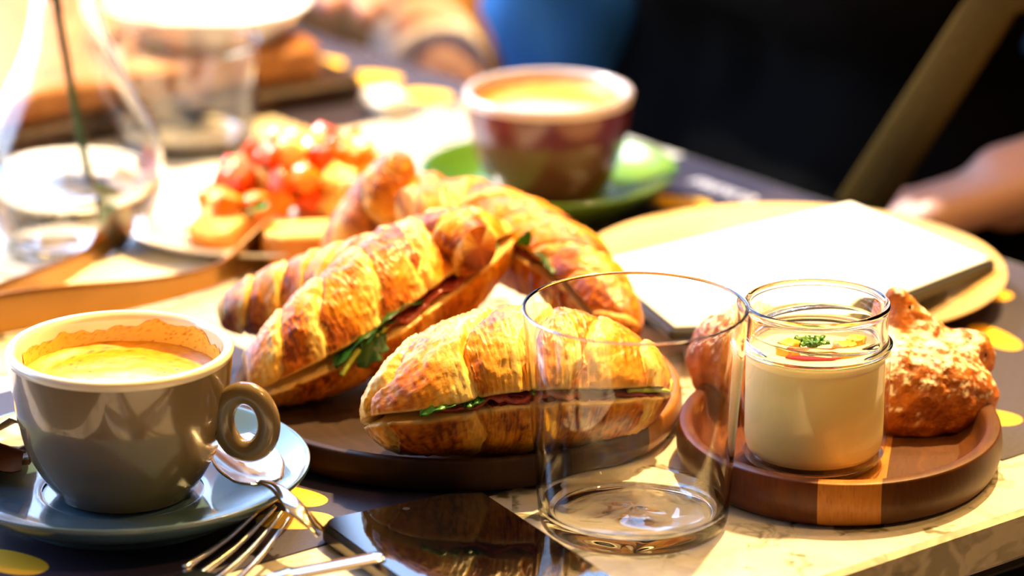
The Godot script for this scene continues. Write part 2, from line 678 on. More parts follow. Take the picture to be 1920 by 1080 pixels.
func build_room() -> void:
	var X0 := -2.6
	var X1 := 2.6
	var Z0 := -3.3
	var Z1 := 2.4
	var Y0 := -0.75
	var Y1 := 2.75
	bbox("floor", Vector3(X0 - 0.2, Y0 - 0.1, Z0 - 0.2), Vector3(X1 + 0.2, Y0, Z1 + 0.2), M.oak_floor)
	bbox("ceiling", Vector3(X0 - 0.2, Y1, Z0 - 0.2), Vector3(X1 + 0.2, Y1 + 0.15, Z1 + 0.2), M.plaster)
	bbox("wall_right", Vector3(X1, Y0, Z0 - 0.2), Vector3(X1 + 0.2, Y1, Z1 + 0.2), M.dark_wall)
	bbox("wall_front", Vector3(X0 - 0.2, Y0, Z1), Vector3(X1, Y1, Z1 + 0.2), M.dark_wall)
	# the back wall has a wide shop window on its left, the left wall another
	var wb := Node3D.new()
	wb.name = "wall_back"
	add_child(wb)
	wb.set_meta("kind", "structure")
	bbox("pier", Vector3(0.35, Y0, Z0 - 0.2), Vector3(X1, Y1, Z0), M.dark_wall, wb)
	bbox("sill_wall", Vector3(X0 - 0.2, Y0, Z0 - 0.2), Vector3(0.35, -0.2, Z0), M.dark_wall, wb)
	bbox("head_wall", Vector3(X0 - 0.2, 2.6, Z0 - 0.2), Vector3(0.35, Y1, Z0), M.dark_wall, wb)
	var wl := Node3D.new()
	wl.name = "wall_left"
	add_child(wl)
	wl.set_meta("kind", "structure")
	bbox("pier", Vector3(X0 - 0.2, Y0, -1.35), Vector3(X0, Y1, Z1), M.dark_wall, wl)
	bbox("sill_wall", Vector3(X0 - 0.2, Y0, Z0), Vector3(X0, -0.2, -1.35), M.dark_wall, wl)
	bbox("head_wall", Vector3(X0 - 0.2, 2.6, Z0), Vector3(X0, Y1, -1.35), M.dark_wall, wl)
	window(1, Vector3(X0, -0.2, Z0 - 0.1), Vector3(0.35, 2.6, Z0 - 0.1), [X0 + 0.05, -1.9, 0.3], true)
	window(2, Vector3(X0 - 0.1, -0.2, Z0), Vector3(X0 - 0.1, 2.6, -1.35), [Z0 + 0.05, -2.3, -1.4], false)
	var lamps := [Vector3(0.36, 1.22, -2.45), Vector3(0.62, 1.34, -2.72), Vector3(0.2, 1.5, -2.9), Vector3(0.85, 1.3, -2.3), Vector3(0.75, 1.45, -1.75), Vector3(0.70, 1.2, -1.05)]
	for i in lamps.size():
		var p: Vector3 = lamps[i]
		var L := thing("pendant_lamp", ["bare warm pendant bulb nearest above the dark apron", "bare warm pendant bulb second along the back row", "bare warm pendant bulb beside the back window", "bare warm pendant bulb nearest the right wall at the back", "bare warm pendant bulb on the right, middle of its row", "bare warm pendant bulb on the right, closest to the camera"][i], "lamp", p, 0.0, "pendant lamps over the tables")
		obj("bulb", lathe(smooth_line([Vector2(0, -0.034), Vector2(0.018, -0.028), Vector2(0.026, -0.008), Vector2(0.02, 0.012), Vector2(0.012, 0.03), Vector2(0, 0.031)], 4), 24).done(), M.bulb, L)
		obj("socket", lathe(smooth_line([Vector2(0.0, 0.029), Vector2(0.014, 0.03), Vector2(0.014, 0.03), Vector2(0.015, 0.07), Vector2(0.015, 0.07), Vector2(0, 0.075)], 3), 20).done(), M.cord_black, L)
		var g := Geo.new()
		tube_in(g, PackedVector3Array([Vector3(0, 0.07, 0), Vector3(0, 2.75 - p.y, 0)]), func(_t): return Vector2(0.003, 0.003), 8, Vector3.RIGHT)
		obj("cord", g.done(), M.cord_black, L)
		var o := OmniLight3D.new()
		o.name = "glow"
		o.light_color = Color(1.0, 0.75, 0.4)
		o.light_energy = LAMP_ENERGY
		o.light_size = 0.02
		o.omni_range = 12.0
		o.omni_attenuation = 2.0
		o.shadow_enabled = true
		L.add_child(o)

	# a ceiling spotlight over the table
	var S := thing("ceiling_spotlight", "black cylinder spotlight under the ceiling, aimed at the croissants", "spotlight", Vector3(0.55, 1.95, -2.35), 0.0)
	S.transform = Transform3D(Basis.looking_at((Vector3(0.06, 0, -1.5) - S.position).normalized(), Vector3.UP), S.position)
	var can := lathe(smooth_line([Vector2(0, -0.12), Vector2(0.045, -0.12), Vector2(0.05, -0.115), Vector2(0.052, 0.0), Vector2(0.052, 0.0), Vector2(0.046, 0.0), Vector2(0.046, 0.0), Vector2(0.044, -0.02), Vector2(0.0, -0.025)], 3), 32).done()
	var body := obj("housing", can, M.frame_black, S)
	body.rotation.x = -PI / 2
	var face := obj("lamp_face", lathe(smooth_line([Vector2(0, -0.004), Vector2(0.043, -0.004), Vector2(0.043, 0.0), Vector2(0.043, 0.0), Vector2(0, 0.003)], 3), 32).done(), M.bulb, S)
	face.rotation.x = -PI / 2
	face.position = Vector3(0, 0, 0.006)
	var rod := Geo.new()
	var up := S.transform.basis.inverse() * Vector3(0, 2.75 - S.position.y, 0)
	tube_in(rod, PackedVector3Array([Vector3(0, 0, 0.1), Vector3(0, 0, 0.1) + up]), func(_t): return Vector2(0.008, 0.008), 10, Vector3.RIGHT)
	obj("rod", rod.done(), M.frame_black, S)
	var sl := SpotLight3D.new()
	sl.name = "beam"
	sl.light_color = Color(1.0, 0.82, 0.52)
	sl.light_energy = SPOT_ENERGY
	sl.light_size = 0.04
	sl.spot_angle = 24.0
	sl.spot_angle_attenuation = 0.6
	sl.spot_range = 12.0
	sl.spot_attenuation = 2.0
	sl.shadow_enabled = true
	sl.position = Vector3(0, 0, -0.03)
	S.add_child(sl)

func window(k: int, lo: Vector3, hi: Vector3, bars: Array, along_x: bool) -> void:
	var w := Node3D.new()
	w.name = "window_%d" % k
	add_child(w)
	w.set_meta("kind", "structure")
	var t := Vector3(0, 0, 0.03) if along_x else Vector3(0.03, 0, 0)
	bbox("frame", lo - t, Vector3(hi.x, lo.y + 0.06, hi.z) + t, M.frame_black, w)
	bbox("frame", Vector3(lo.x, hi.y - 0.06, lo.z) - t, hi + t, M.frame_black, w)
	for b in bars:
		if along_x: bbox("frame", Vector3(b - 0.025, lo.y, lo.z - 0.03), Vector3(b + 0.025, hi.y, lo.z + 0.03), M.frame_black, w)
		else: bbox("frame", Vector3(lo.x - 0.03, lo.y, b - 0.025), Vector3(lo.x + 0.03, hi.y, b + 0.025), M.frame_black, w)
	for i in bars.size() - 1:
		var a: float = bars[i]
		var b: float = bars[i + 1]
		var s := Vector3(b - a, hi.y - lo.y - 0.1, 0.006) if along_x else Vector3(0.006, hi.y - lo.y - 0.1, b - a)
		var c := Vector3((a + b) / 2, (lo.y + hi.y) / 2, lo.z) if along_x else Vector3(lo.x, (lo.y + hi.y) / 2, (a + b) / 2)
		struct("pane", cbox(s, 0.001), M.pane, w, c)

func build_table() -> void:
	var o := thing("cafe_table", "square-cornered table with a pale veined marble top under all the dishes", "table")
	var pts := PackedVector2Array()
	for q in [[0, 0], [0.64, 0], [0.64, 1.7], [0, 1.7]]:
		pts.append(CORNER + UX * q[0] + VX * q[1])
	obj("marble_top", slab(pts, -0.022, 0.0, 0.0022), M.marble, o)
	var g := Geo.new()
	var ins := PackedVector2Array()
	for q in [[0.04, 0.04], [0.6, 0.04], [0.6, 1.66], [0.04, 1.66]]:
		ins.append(CORNER + UX * q[0] + VX * q[1])
	slab_in(g, ins, -0.05, -0.0221, 0.002)
	obj("frame", g.done(true), M.cast_iron, o)
	for q in [[0.07, 0.07], [0.57, 0.07], [0.57, 1.63], [0.07, 1.63]]:
		var p := tb(q[0], q[1])
		obj("leg", cbox(Vector3(0.045, 0.702, 0.045), 0.003), M.cast_iron, o, Vector3(p.x, -0.4, p.z))

# A printed paper placemat lying on the table between (u0, v0) and (u1, v1); dots are [u, v, length, width, turn].
func placemat(label: String, u0: float, v0: float, u1: float, v1: float, dots: Array) -> Node3D:
	var h := 0.0004
	var t := thing("placemat", label, "placemat")
	var rows := []
	for j in 2:
		var row := []
		for i in 2:
			row.append(tb(lerpf(u0, u1, j), lerpf(v0, v1, i), h))
		rows.append(row)
	var W := 900
	var Hh := int(W * (u1 - u0) / (v1 - v0))
	var im := Image.create(W, Hh, false, Image.FORMAT_RGB8)
	var n := FastNoiseLite.new()
	n.seed = 33
	n.frequency = 0.35
	for y in Hh:
		for x in W:
			var k := n.get_noise_2d(x * 0.4, y * 0.4) * 0.06
			im.set_pixel(x, y, Color(0.155 + k, 0.132 + k, 0.245 + k))
	for d in dots:
		var cx: float = (d[1] - v0) / (v1 - v0) * W
		var cy: float = (d[0] - u0) / (u1 - u0) * Hh
		var s := W / (v1 - v0)
		var R := int(d[2] * s) + 2
		for y in range(maxi(0, int(cy) - R), mini(Hh, int(cy) + R)):
			for x in range(maxi(0, int(cx) - R), mini(W, int(cx) + R)):
				var q := Vector2(x - cx, y - cy).rotated(-d[4]) / s
				var e := pow(absf(q.x) / d[2], 2.3) + pow(absf(q.y) / d[3], 2.3)
				if e < 1.0:
					im.set_pixel(x, y, d[5] if d.size() > 5 else Color(0.96, 0.74, 0.1))
	var m := mat("placemat_print_%d" % t.get_instance_id(), Color.WHITE, 0.55)
	m.resource_name = "placemat_print"
	m.albedo_texture = ImageTexture.create_from_image(im)
	m.texture_repeat = false
	obj("paper", sheet(rows, 0.0006).done(true), m, t)
	return t

func build_placemats() -> void:
	var q := placemat("dark purple placemat with yellow dots and white lettering under the menu plate", -0.012 + 0.016, 0.045, 0.205, 0.475,
		[[0.05, 0.206, 0.014, 0.0085, 0.6], [0.092, 0.158, 0.019, 0.008, -0.25], [0.128, 0.146, 0.014, 0.0085, 0.7], [0.172, 0.086, 0.016, 0.0095, 0.5], [0.064, 0.412, 0.018, 0.01, 0.6], [0.04, 0.1, 0.014, 0.008, 0.1], [0.13, 0.06, 0.014, 0.008, 1.1], [0.15, 0.225, 0.014, 0.009, 0.2], [0.185, 0.17, 0.013, 0.008, 0.9]])
	var tm := TextMesh.new()
	var f := SystemFont.new()
	f.font_names = PackedStringArray(["Droid Sans"])
	f.font_weight = 700
	tm.font = f
	tm.text = "FRESCO"
	tm.font_size = 24
	tm.pixel_size = 0.00056
	tm.depth = 0.0002
	var w := mat("print_white", rgb8(226, 224, 236), 0.6)
	var o := obj("lettering", tm, w, q)
	var along := -Vector3(VX.x, 0, VX.y)
	o.transform = Transform3D(Basis(along, Vector3.UP.cross(along).normalized(), Vector3.UP), tb(0.032, 0.413, 0.0009))
	var g := Geo.new()
	var rr := PackedVector2Array()
	for k in 20: rr.append(Vector2(cos(TAU * k / 20) * 0.009, sin(TAU * k / 20) * 0.006))
	slab_in(g, rr, 0, 0.0002, 0.00005)
	var o2 := obj("logo_mark", g.done(true), w, q)
	o2.transform = Transform3D(Basis(along, Vector3.UP, along.cross(Vector3.UP)), tb(0.03, 0.468, 0.0008))
	placemat("dark paper placemat with yellow dots under the wooden boards at the back left", 0.004, 0.635, 0.13, 1.06,
		[[0.043, 0.758, 0.017, 0.0125, 0.5], [0.038, 0.708, 0.016, 0.0125, 0.5], [0.039, 0.659, 0.016, 0.0125, 0.5], [0.09, 0.9, 0.015, 0.01, 0.5], [0.06, 1.0, 0.015, 0.01, 0.1]])
	placemat("dark navy paper placemat in front, under the blue saucer and the fork", 0.372, 0.15, 0.62, 0.385,
		[[0.592, 0.213, 0.018, 0.010, 0.3], [0.463, 0.2, 0.016, 0.009, 0.3], [0.478, 0.178, 0.016, 0.010, 0.9, Color(0.8, 0.66, 0.3)], [0.53, 0.36, 0.015, 0.01, 0.5], [0.5, 0.3, 0.015, 0.009, 1.0]])

# A shallow turned wooden dish: profile, long and short axis, cut into glued planks along one direction.
func dish_profile(R: float, H: float, wall: float, floor_h: float, foot: float) -> PackedVector2Array:
	return smooth_line([Vector2(0, 0), Vector2(foot, 0), Vector2(foot, 0), Vector2(foot + (R - foot) * 0.62, H * 0.12), Vector2(R, H * 0.48), Vector2(R - 0.0006, H - 0.0016), Vector2(R - 0.0022, H), Vector2(R - wall + 0.001, H - 0.0004), Vector2(R - wall - 0.001, H - 0.0026), Vector2(R - wall - 0.0045, floor_h + (H - floor_h) * 0.3), Vector2(R - wall - 0.011, floor_h), Vector2(R - wall - 0.011, floor_h), Vector2(0, floor_h)], 6)

func planks(parent: Node3D, prof: PackedVector2Array, squash: float, cuts: Array, mats: Array) -> void:
	var src := lathe(prof, 144)
	for k in cuts.size() - 1:
		var g := Geo.new()
		var known := {}
		for q in range(0, src.ix.size(), 3):
			var poly := [src.v[src.ix[q]], src.v[src.ix[q + 1]], src.v[src.ix[q + 2]]]
			poly = clip_x(clip_x(poly, cuts[k], 1.0), cuts[k + 1], -1.0)
			if poly.size() < 3: continue
			var ids := []
			for p in poly:
				var key := Vector3i(p * 2e5)
				if not known.has(key): known[key] = g.add(Vector3(p.x, p.y, p.z * squash))
				ids.append(known[key])
			for z in range(1, ids.size() - 1): g.tri(ids[0], ids[z], ids[z + 1])
		obj("plank", g.done(), mats[k], parent)

func clip_x(poly: Array, x: float, s: float) -> Array:
	var r := []
	for i in poly.size():
		var a: Vector3 = poly[i]
		var b: Vector3 = poly[(i + 1) % poly.size()]
		var da := (a.x - x) * s
		var db := (b.x - x) * s
		if da >= 0: r.append(a)
		if (da >= 0) != (db >= 0): r.append(a.lerp(b, da / (da - db)))
	return r

func build_wood_plate() -> void:
	var c := at(858, 776, 0.0009)
	var t := thing("wooden_plate", "large round brown wooden plate carrying the ham croissant sandwiches", "plate", c, 0.5)
	planks(t, dish_profile(0.0998, 0.0155, 0.0065, 0.0065, 0.092), 1.0, [-0.11, -0.055, 0.0, 0.045, 0.11], [M.acacia_dark, M.acacia_dark, M.acacia_brown, M.acacia_amber])

func build_serving_tray() -> void:
	var t := thing("wooden_tray", "small oval striped wooden tray under the custard jar and the sugared pastry", "tray", Vector3(0.1385, 0.0, -1.4768), -0.15)
	planks(t, dish_profile(0.068, 0.0205, 0.0072, 0.008, 0.0615), 1.14, [-0.07, -0.004, 0.0215, 0.07], [M.acacia_red, M.acacia_amber, M.acacia_honey])

# ---------------------------------------------------------------- croissants

# A crust swept along a path. size(t) gives half width, half height above and below; angles a0..a1 choose the half.
func crust(g: Geo, pts: Array, size: Callable, up: Vector3, a0: float, a1: float, o := {}) -> void:
	var nt: int = o.get("nt", 150)
	var na: int = o.get("na", 64)
	var path := curve(pts, nt)
	var full := a1 - a0 > TAU - 0.01
	var sd: float = o.get("seed", 0.0)
	var layers: float = o.get("layers", 4.0)
	var mid: float = o.get("mid", 0.5)
	var slant: float = o.get("slant", 0.35)
	var amp: float = o.get("amp", 0.0028)
	var pale: float = o.get("pale", 1.0)
	var bake: float = o.get("bake", 0.5)
	var base := g.v.size()
	var cols := na if full else na + 12
	for j in nt:
		var t := float(j) / (nt - 1)
		var T := (path[mini(j + 1, nt - 1)] - path[maxi(j - 1, 0)]).normalized()
		var S := T.cross(up).normalized()
		var U := S.cross(T)
		var z: Vector3 = size.call(t)
		var ends := clampf(minf(t, 1 - t) * 14.0, 0.0, 1.0)
		for i in cols:
			var p: Vector3
			var col: Color
			if i < na:
				var a := lerpf(a0, a1, float(i) / (na if full else na - 1))
				var dir := S * cos(a) * z.x + U * sin(a) * (z.y if sin(a) > 0 else z.z)
				var nrm := (S * cos(a) / maxf(z.x, 0.001) + U * sin(a) / maxf(z.y if sin(a) > 0 else z.z, 0.001)).normalized()
				var w := path[j] + dir
				var wob := noise.get_noise_3d(w.x * 15 + sd, w.y * 15, w.z * 15) * 1.3
				var q := (t - mid) * 2.0
				var s := absf(q) * layers + slant * sin(a * 1.0 + sd) * signf(q) + wob * 0.35 + 0.55
				var f := s - floorf(s)
				var step := smoothstep(0.0, 0.16, f) * (1.0 - 0.45 * f)
				var lump := noise.get_noise_3d(w.x * 75 + sd, w.y * 75, w.z * 75)
				var fine := noise2.get_noise_3d(w.x * 320, w.y * 320, w.z * 320)
				var blister := maxf(0.0, noise2.get_noise_3d(w.x * 170 + sd, w.y * 170, w.z * 170))
				var fib := noise2.get_noise_2d(t * 150.0 + sd, a * 1.6)
				p = w + nrm * (fib * 0.0006 + amp * (step - 0.55) + lump * 0.0013 + fine * 0.00022 + blister * 0.0007) * ends
				var n1 := noise2.get_noise_3d(w.x * 30 + sd * 3.0, w.y * 30, w.z * 30)
				var edge := 1.0 - smoothstep(0.14, o.get("strip", 0.5), f + fine * 0.12)
				var stri := 0.5 + 0.5 * sin(f * 58.0 + wob * 9.0)
				var pw := clampf(edge * pale * (0.7 + 0.3 * stri + fib * 0.9) * (0.8 + n1), 0, 1)
				var bk := clampf(bake + 0.3 * pow(absf(2.0 * t - 1.0), 5.0) + n1 * 0.75 + fib * 0.4 + fine * 0.35 + (f - 0.5) * 0.35 + blister * 0.5, 0, 1)
				col = Color(0.92, 0.60, 0.11).lerp(Color(0.74, 0.38, 0.03), smoothstep(0.3, 0.8, bk)).lerp(Color(0.42, 0.17, 0.03), smoothstep(0.8, 1.05, bk))
				col = col.lerp(Color(1.0, 0.88, 0.52), pw)
				if not full:
					var rim := minf(float(i), float(na - 1 - i)) / na
					col = col.lerp(Color(0.93, 0.76, 0.45), 1.0 - smoothstep(0.0, 0.03, rim))
			else:
				var k := float(i - na + 1) / 13.0
				var pa := path[j] + S * cos(a1) * z.x + U * sin(a1) * (z.y if sin(a1) > 0.0001 else z.z)
				var pb := path[j] + S * cos(a0) * z.x + U * sin(a0) * (z.y if sin(a0) > 0.0001 else z.z)
				p = pa.lerp(pb, k)
				p += U * noise2.get_noise_3d(p.x * 260, p.y * 260, p.z * 260) * 0.0014
				col = Color(0.95, 0.82, 0.55)
			g.add(p, col.srgb_to_linear())
	var s0 := g.ix.size()
	g.grid(nt, cols, base, true)
	for k in range(s0, g.ix.size(), 3):
		var tt := g.ix[k + 1]
		g.ix[k + 1] = g.ix[k + 2]
		g.ix[k + 2] = tt
	for e in [0, nt - 1]:
		var mp := g.add(path[e], lc(0.7, 0.36, 0.11))
		for i in cols:
			var A: int = base + e * cols + i
			var B: int = base + e * cols + (i + 1) % cols
			if e == 0: g.tri(mp, A, B)
			else: g.tri(mp, B, A)

func swell(t: float, blunt: float, lo: float) -> float:   # 0..1 along a croissant
	return lo + (1.0 - lo) * pow(maxf(sin(PI * clampf(t, 0.0, 1.0)), 0.0), blunt)

# A sheet of ham between the halves: follows the path, edge at the front.
func ham(pts: Array, size: Callable, up: Vector3, t0: float, t1: float, out0: float, out1: float, lift: float, seed_: float) -> ArrayMesh:
	var n := 60
	var path := curve(pts, n)
	var rows := []
	for r in 8:
		var row := []
		var k := float(r) / 7
		for j in 40:
			var t := lerpf(t0, t1, float(j) / 39)
			var q := int(t * (n - 1))
			var T := (path[mini(q + 1, n - 1)] - path[maxi(q - 1, 0)]).normalized()
			var S := T.cross(up).normalized()
			var U := S.cross(T)
			var z: Vector3 = size.call(t)
			var e := noise.get_noise_2d(t * 9 + seed_, 3.0)
			var p := path[q].lerp(path[mini(q + 1, n - 1)], t * (n - 1) - q)
			p += S * z.x * lerpf(out0, out1 + e * 0.07, k) + U * (lift + 0.0014 * sin(t * 40 + k * 5 + seed_) * k + 0.002 * noise.get_noise_2d(t * 25, k * 2 + seed_))
			row.append(p)
		rows.append(row)
	return sheet(rows, 0.0017).done()

# A point in the cut between the halves: t along the croissant, out = 1 at the crust.
func cut(pts: Array, size: Callable, up: Vector3, t: float, out: float, lift := 0.002) -> Vector3:
	var path := curve(pts, 60)
	var q := int(t * 59)
	var T := (path[mini(q + 1, 59)] - path[maxi(q - 1, 0)]).normalized()
	var S := T.cross(up).normalized()
	var z: Vector3 = size.call(t)
	return path[q] + S * z.x * out + S.cross(T) * lift

# A small leaf: base, tip, width, the way its face looks.
func leaf(a: Vector3, b: Vector3, w: float, face: Vector3, curl := 0.3) -> ArrayMesh:
	var ax := b - a
	var side := ax.cross(face).normalized()
	var f := side.cross(ax).normalized()
	var rows := []
	for j in 13:
		var t := float(j) / 12
		var ww := w * (0.12 + 0.88 * pow(sin(PI * clampf(t * 0.92 + 0.04, 0, 1)), 0.8)) * (1.0 + 0.22 * sin(t * 22.0))
		var row := []
		for i in 7:
			var k := float(i) / 6 * 2 - 1
			row.append(a + ax * t + side * k * ww + f * (absf(k) * ww * curl + sin(t * PI) * ax.length() * 0.12 + 0.0008 * sin(t * 17 + k * 4)))
		rows.append(row)
	return sheet(rows, 0.0006).done()

func build_croissants() -> void:
	# front sandwich, its cut facing the camera
	var A := thing("croissant_sandwich", "front croissant sandwich lying flat with a long level cut showing ham, behind the empty tumbler", "croissant", Vector3.ZERO, 0.0, "ham croissants on the wooden plate")
	var pa := [at(712, 796, 0.021), at(780, 754, 0.034), at(880, 723, 0.0385), at(1000, 709, 0.039), at(1110, 711, 0.036), at(1195, 718, 0.030), at(1246, 730, 0.025)]
	var sa := func(t): return Vector3(0.0325 * swell(t, 0.5, 0.2), 0.0285 * swell(t, 0.62, 0.16), minf(0.0315 * swell(t, 0.42, 0.24), 0.0315))
	var g := Geo.new()
	crust(g, pa, sa, Vector3.UP, 0.17, PI + 0.02, {"nt": 240, "na": 90, "seed": 1.7, "layers": 3.0, "mid": 0.62, "slant": 0.55, "bake": 0.32, "pale": 1.0, "strip": 0.72, "amp": 0.0034})
	obj("bread_top", g.done(), M.crust, A)
	g = Geo.new()
	crust(g, pa, sa, Vector3.UP, PI - 0.03, TAU - 0.04, {"nt": 220, "na": 80, "seed": 4.3, "layers": 2.2, "mid": 0.62, "slant": 0.2, "bake": 0.58, "pale": 0.8})
	obj("bread_bottom", g.done(), M.crust, A)
	obj("ham", ham(pa, sa, Vector3.UP, 0.2, 0.62, 0.1, 0.985, 0.0016, 2.0), M.ham, A)
	obj("ham", ham(pa, sa, Vector3.UP, 0.34, 0.9, 0.1, 0.93, 0.0002, 5.0), M.ham_dark, A)
	obj("leaf", leaf(cut(pa, sa, Vector3.UP, 0.26, 0.85), cut(pa, sa, Vector3.UP, 0.17, 1.06), 0.0035, Vector3(0, 0.9, 0.4)), M.leaf_green, A)
	obj("leaf", leaf(cut(pa, sa, Vector3.UP, 0.33, 0.85), cut(pa, sa, Vector3.UP, 0.25, 1.03), 0.003, Vector3(0, 0.9, 0.4)), M.leaf_green, A)
	g = Geo.new()
	tube_in(g, curve([cut(pa, sa, Vector3.UP, 0.76, 0.9), cut(pa, sa, Vector3.UP, 0.86, 1.0), cut(pa, sa, Vector3.UP, 0.94, 1.12)], 10), func(t): return Vector2(0.0013, 0.0013) * (1.0 - 0.3 * t), 8)
	obj("leaf_stem", g.done(), M.stem_green, A.get_node("leaf"))
	A.position.y = 0.0016
	# tilted sandwich on the left
	var B := thing("croissant_sandwich", "tilted croissant sandwich left of the pile, rocket leaves and ham in its slanting cut", "croissant", Vector3.ZERO, 0.0, "ham croissants on the wooden plate")
	var pb := [atz(462, 720, -1.525), atz(520, 706, -1.528), atz(630, 648, -1.545), atz(740, 580, -1.57), atz(835, 518, -1.60), atz(900, 476, -1.625), atz(930, 455, -1.635)]
	var ub := Vector3(-0.52, 0.76, 0.38).normalized()
	var sb := func(t): return Vector3(0.0235 * swell(t * 0.95 + 0.02, 0.45, 0.25), 0.030 * swell(t, 0.5, 0.22), 0.0245 * swell(t, 0.45, 0.3))
	g = Geo.new()
	crust(g, pb, sb, ub, 0.20, PI + 0.05, {"nt": 230, "na": 90, "seed": 8.1, "layers": 3.2, "mid": 0.5, "slant": 0.5, "bake": 0.42})
	var arm := [at(900, 480, 0.062), at(840, 476, 0.058), at(770, 506, 0.050), at(690, 544, 0.043), at(600, 566, 0.034), at(500, 586, 0.028), at(416, 606, 0.022)]
	crust(g, arm, func(t): return Vector3.ONE * (0.0195 * swell(t * 0.93 + 0.05, 0.5, 0.14)), Vector3.UP, 0, TAU, {"nt": 200, "na": 60, "seed": 12.2, "layers": 4.0, "mid": 0.35, "slant": 0.4, "bake": 0.48, "amp": 0.0028})
	obj("bread_top", g.done(), M.crust, B)
	g = Geo.new()
	crust(g, pb, sb, ub, PI - 0.03, TAU - 0.08, {"nt": 200, "na": 70, "seed": 15.4, "layers": 2.4, "mid": 0.4, "slant": 0.2, "bake": 0.62, "pale": 0.45})
	obj("bread_bottom", g.done(), M.crust, B)
	obj("ham", ham(pb, sb, ub, 0.3, 0.74, 0.1, 0.97, 0.0006, 7.0), M.ham, B)
	obj("leaf", leaf(cut(pb, sb, ub, 0.50, 0.85), cut(pb, sb, ub, 0.27, 1.10), 0.0065, ub), M.leaf_dark, B)
	obj("leaf", leaf(cut(pb, sb, ub, 0.42, 0.85, 0.001), cut(pb, sb, ub, 0.20, 1.12, 0.0), 0.006, ub), M.leaf_dark, B)
	obj("leaf", leaf(cut(pb, sb, ub, 0.34, 0.95), cut(pb, sb, ub, 0.24, 1.2, -0.004), 0.0055, Vector3(0.3, 0.3, 1)), M.leaf_dark, B)
	obj("leaf", leaf(cut(pb, sb, ub, 0.70, 0.9), cut(pb, sb, ub, 0.80, 1.22, 0.004), 0.0034, Vector3(-0.2, 0.6, 0.8)), M.leaf_green, B)
	g = Geo.new()
	tube_in(g, curve([cut(pb, sb, ub, 0.36, 0.9), cut(pb, sb, ub, 0.26, 1.1), cut(pb, sb, ub, 0.20, 1.28, -0.003)], 8), func(_t): return Vector2(0.0016, 0.0012), 8)
	obj("leaf_stem", g.done(), M.stem_green, B.get_node("leaf"))
	B.position.y = 0.0040
	# rear sandwich
	var Cc := thing("croissant_sandwich", "rear croissant sandwich at the top of the pile with one horn pointing up", "croissant", Vector3.ZERO, 0.0, "ham croissants on the wooden plate")
	var pc := [at(770, 425, 0.046), at(830, 414, 0.047), at(890, 416, 0.046), at(965, 444, 0.044), at(1052, 495, 0.040), at(1112, 553, 0.034), at(1150, 604, 0.028), at(1166, 640, 0.022)]
	var uc := Vector3(0.46, 0.88, 0.1).normalized()
	var sc := func(t): return Vector3(0.023 * swell(t * 0.8 + 0.2, 0.5, 0.3), 0.0185 * swell(t * 0.7 + 0.22, 0.6, 0.3), 0.0225 * swell(t * 0.8 + 0.2, 0.5, 0.3))
	g = Geo.new()
	crust(g, pc, sc, uc, 0.12, PI + 0.04, {"nt": 200, "na": 70, "seed": 21.0, "layers": 3.0, "mid": 0.4, "slant": 0.5, "bake": 0.45, "pale": 0.6})
	crust(g, [atz(680, 520, -1.715), atz(690, 460, -1.715), atz(712, 400, -1.715), atz(735, 342, -1.715), atz(754, 290, -1.715)], func(t): return Vector3.ONE * (0.0245 * pow(1.02 - t, 0.46) * (0.85 + 0.15 * smoothstep(0, 0.3, t))), Vector3(0, 0, 1), 0, TAU, {"nt": 140, "na": 60, "seed": 25.0, "layers": 1.6, "mid": 0.0, "slant": 0.9, "bake": 0.55, "pale": 0.5, "amp": 0.002})
	crust(g, [atz(740, 480, -1.72), atz(775, 420, -1.715), atz(808, 370, -1.71), atz(832, 338, -1.71)], func(t): return Vector3.ONE * (0.0225 * pow(1.02 - t, 0.4)), Vector3(0, 0, 1), 0, TAU, {"nt": 110, "na": 56, "seed": 28.0, "layers": 1.3, "mid": 0.0, "slant": 0.7, "bake": 0.42, "pale": 0.7, "amp": 0.002})
	obj("bread_top", g.done(), M.crust, Cc)
	g = Geo.new()
	crust(g, pc, sc, uc, PI - 0.04, TAU - 0.1, {"nt": 180, "na": 64, "seed": 31.0, "layers": 2.0, "mid": 0.4, "slant": 0.2, "bake": 0.5, "pale": 0.7})
	obj("bread_bottom", g.done(), M.crust, Cc)
	obj("ham", ham(pc, sc, uc, 0.2, 0.62, 0.1, 0.98, 0.0006, 9.0), M.ham_dark, Cc)
	obj("leaf", leaf(cut(pc, sc, uc, 0.55, 0.9), cut(pc, sc, uc, 0.60, 1.15, 0.012), 0.003, Vector3(0, 0.3, 1)), M.leaf_green, Cc)
	obj("leaf", leaf(cut(pc, sc, uc, 0.62, 0.9), cut(pc, sc, uc, 0.76, 1.12), 0.0045, uc), M.leaf_dark, Cc)
	Cc.position.y = 0.0008

# ---------------------------------------------------------------- cups

func cup_mesh(outer: Array, inner: Array) -> Array:
	return [smooth_line(outer, 7), smooth_line(inner, 7)]

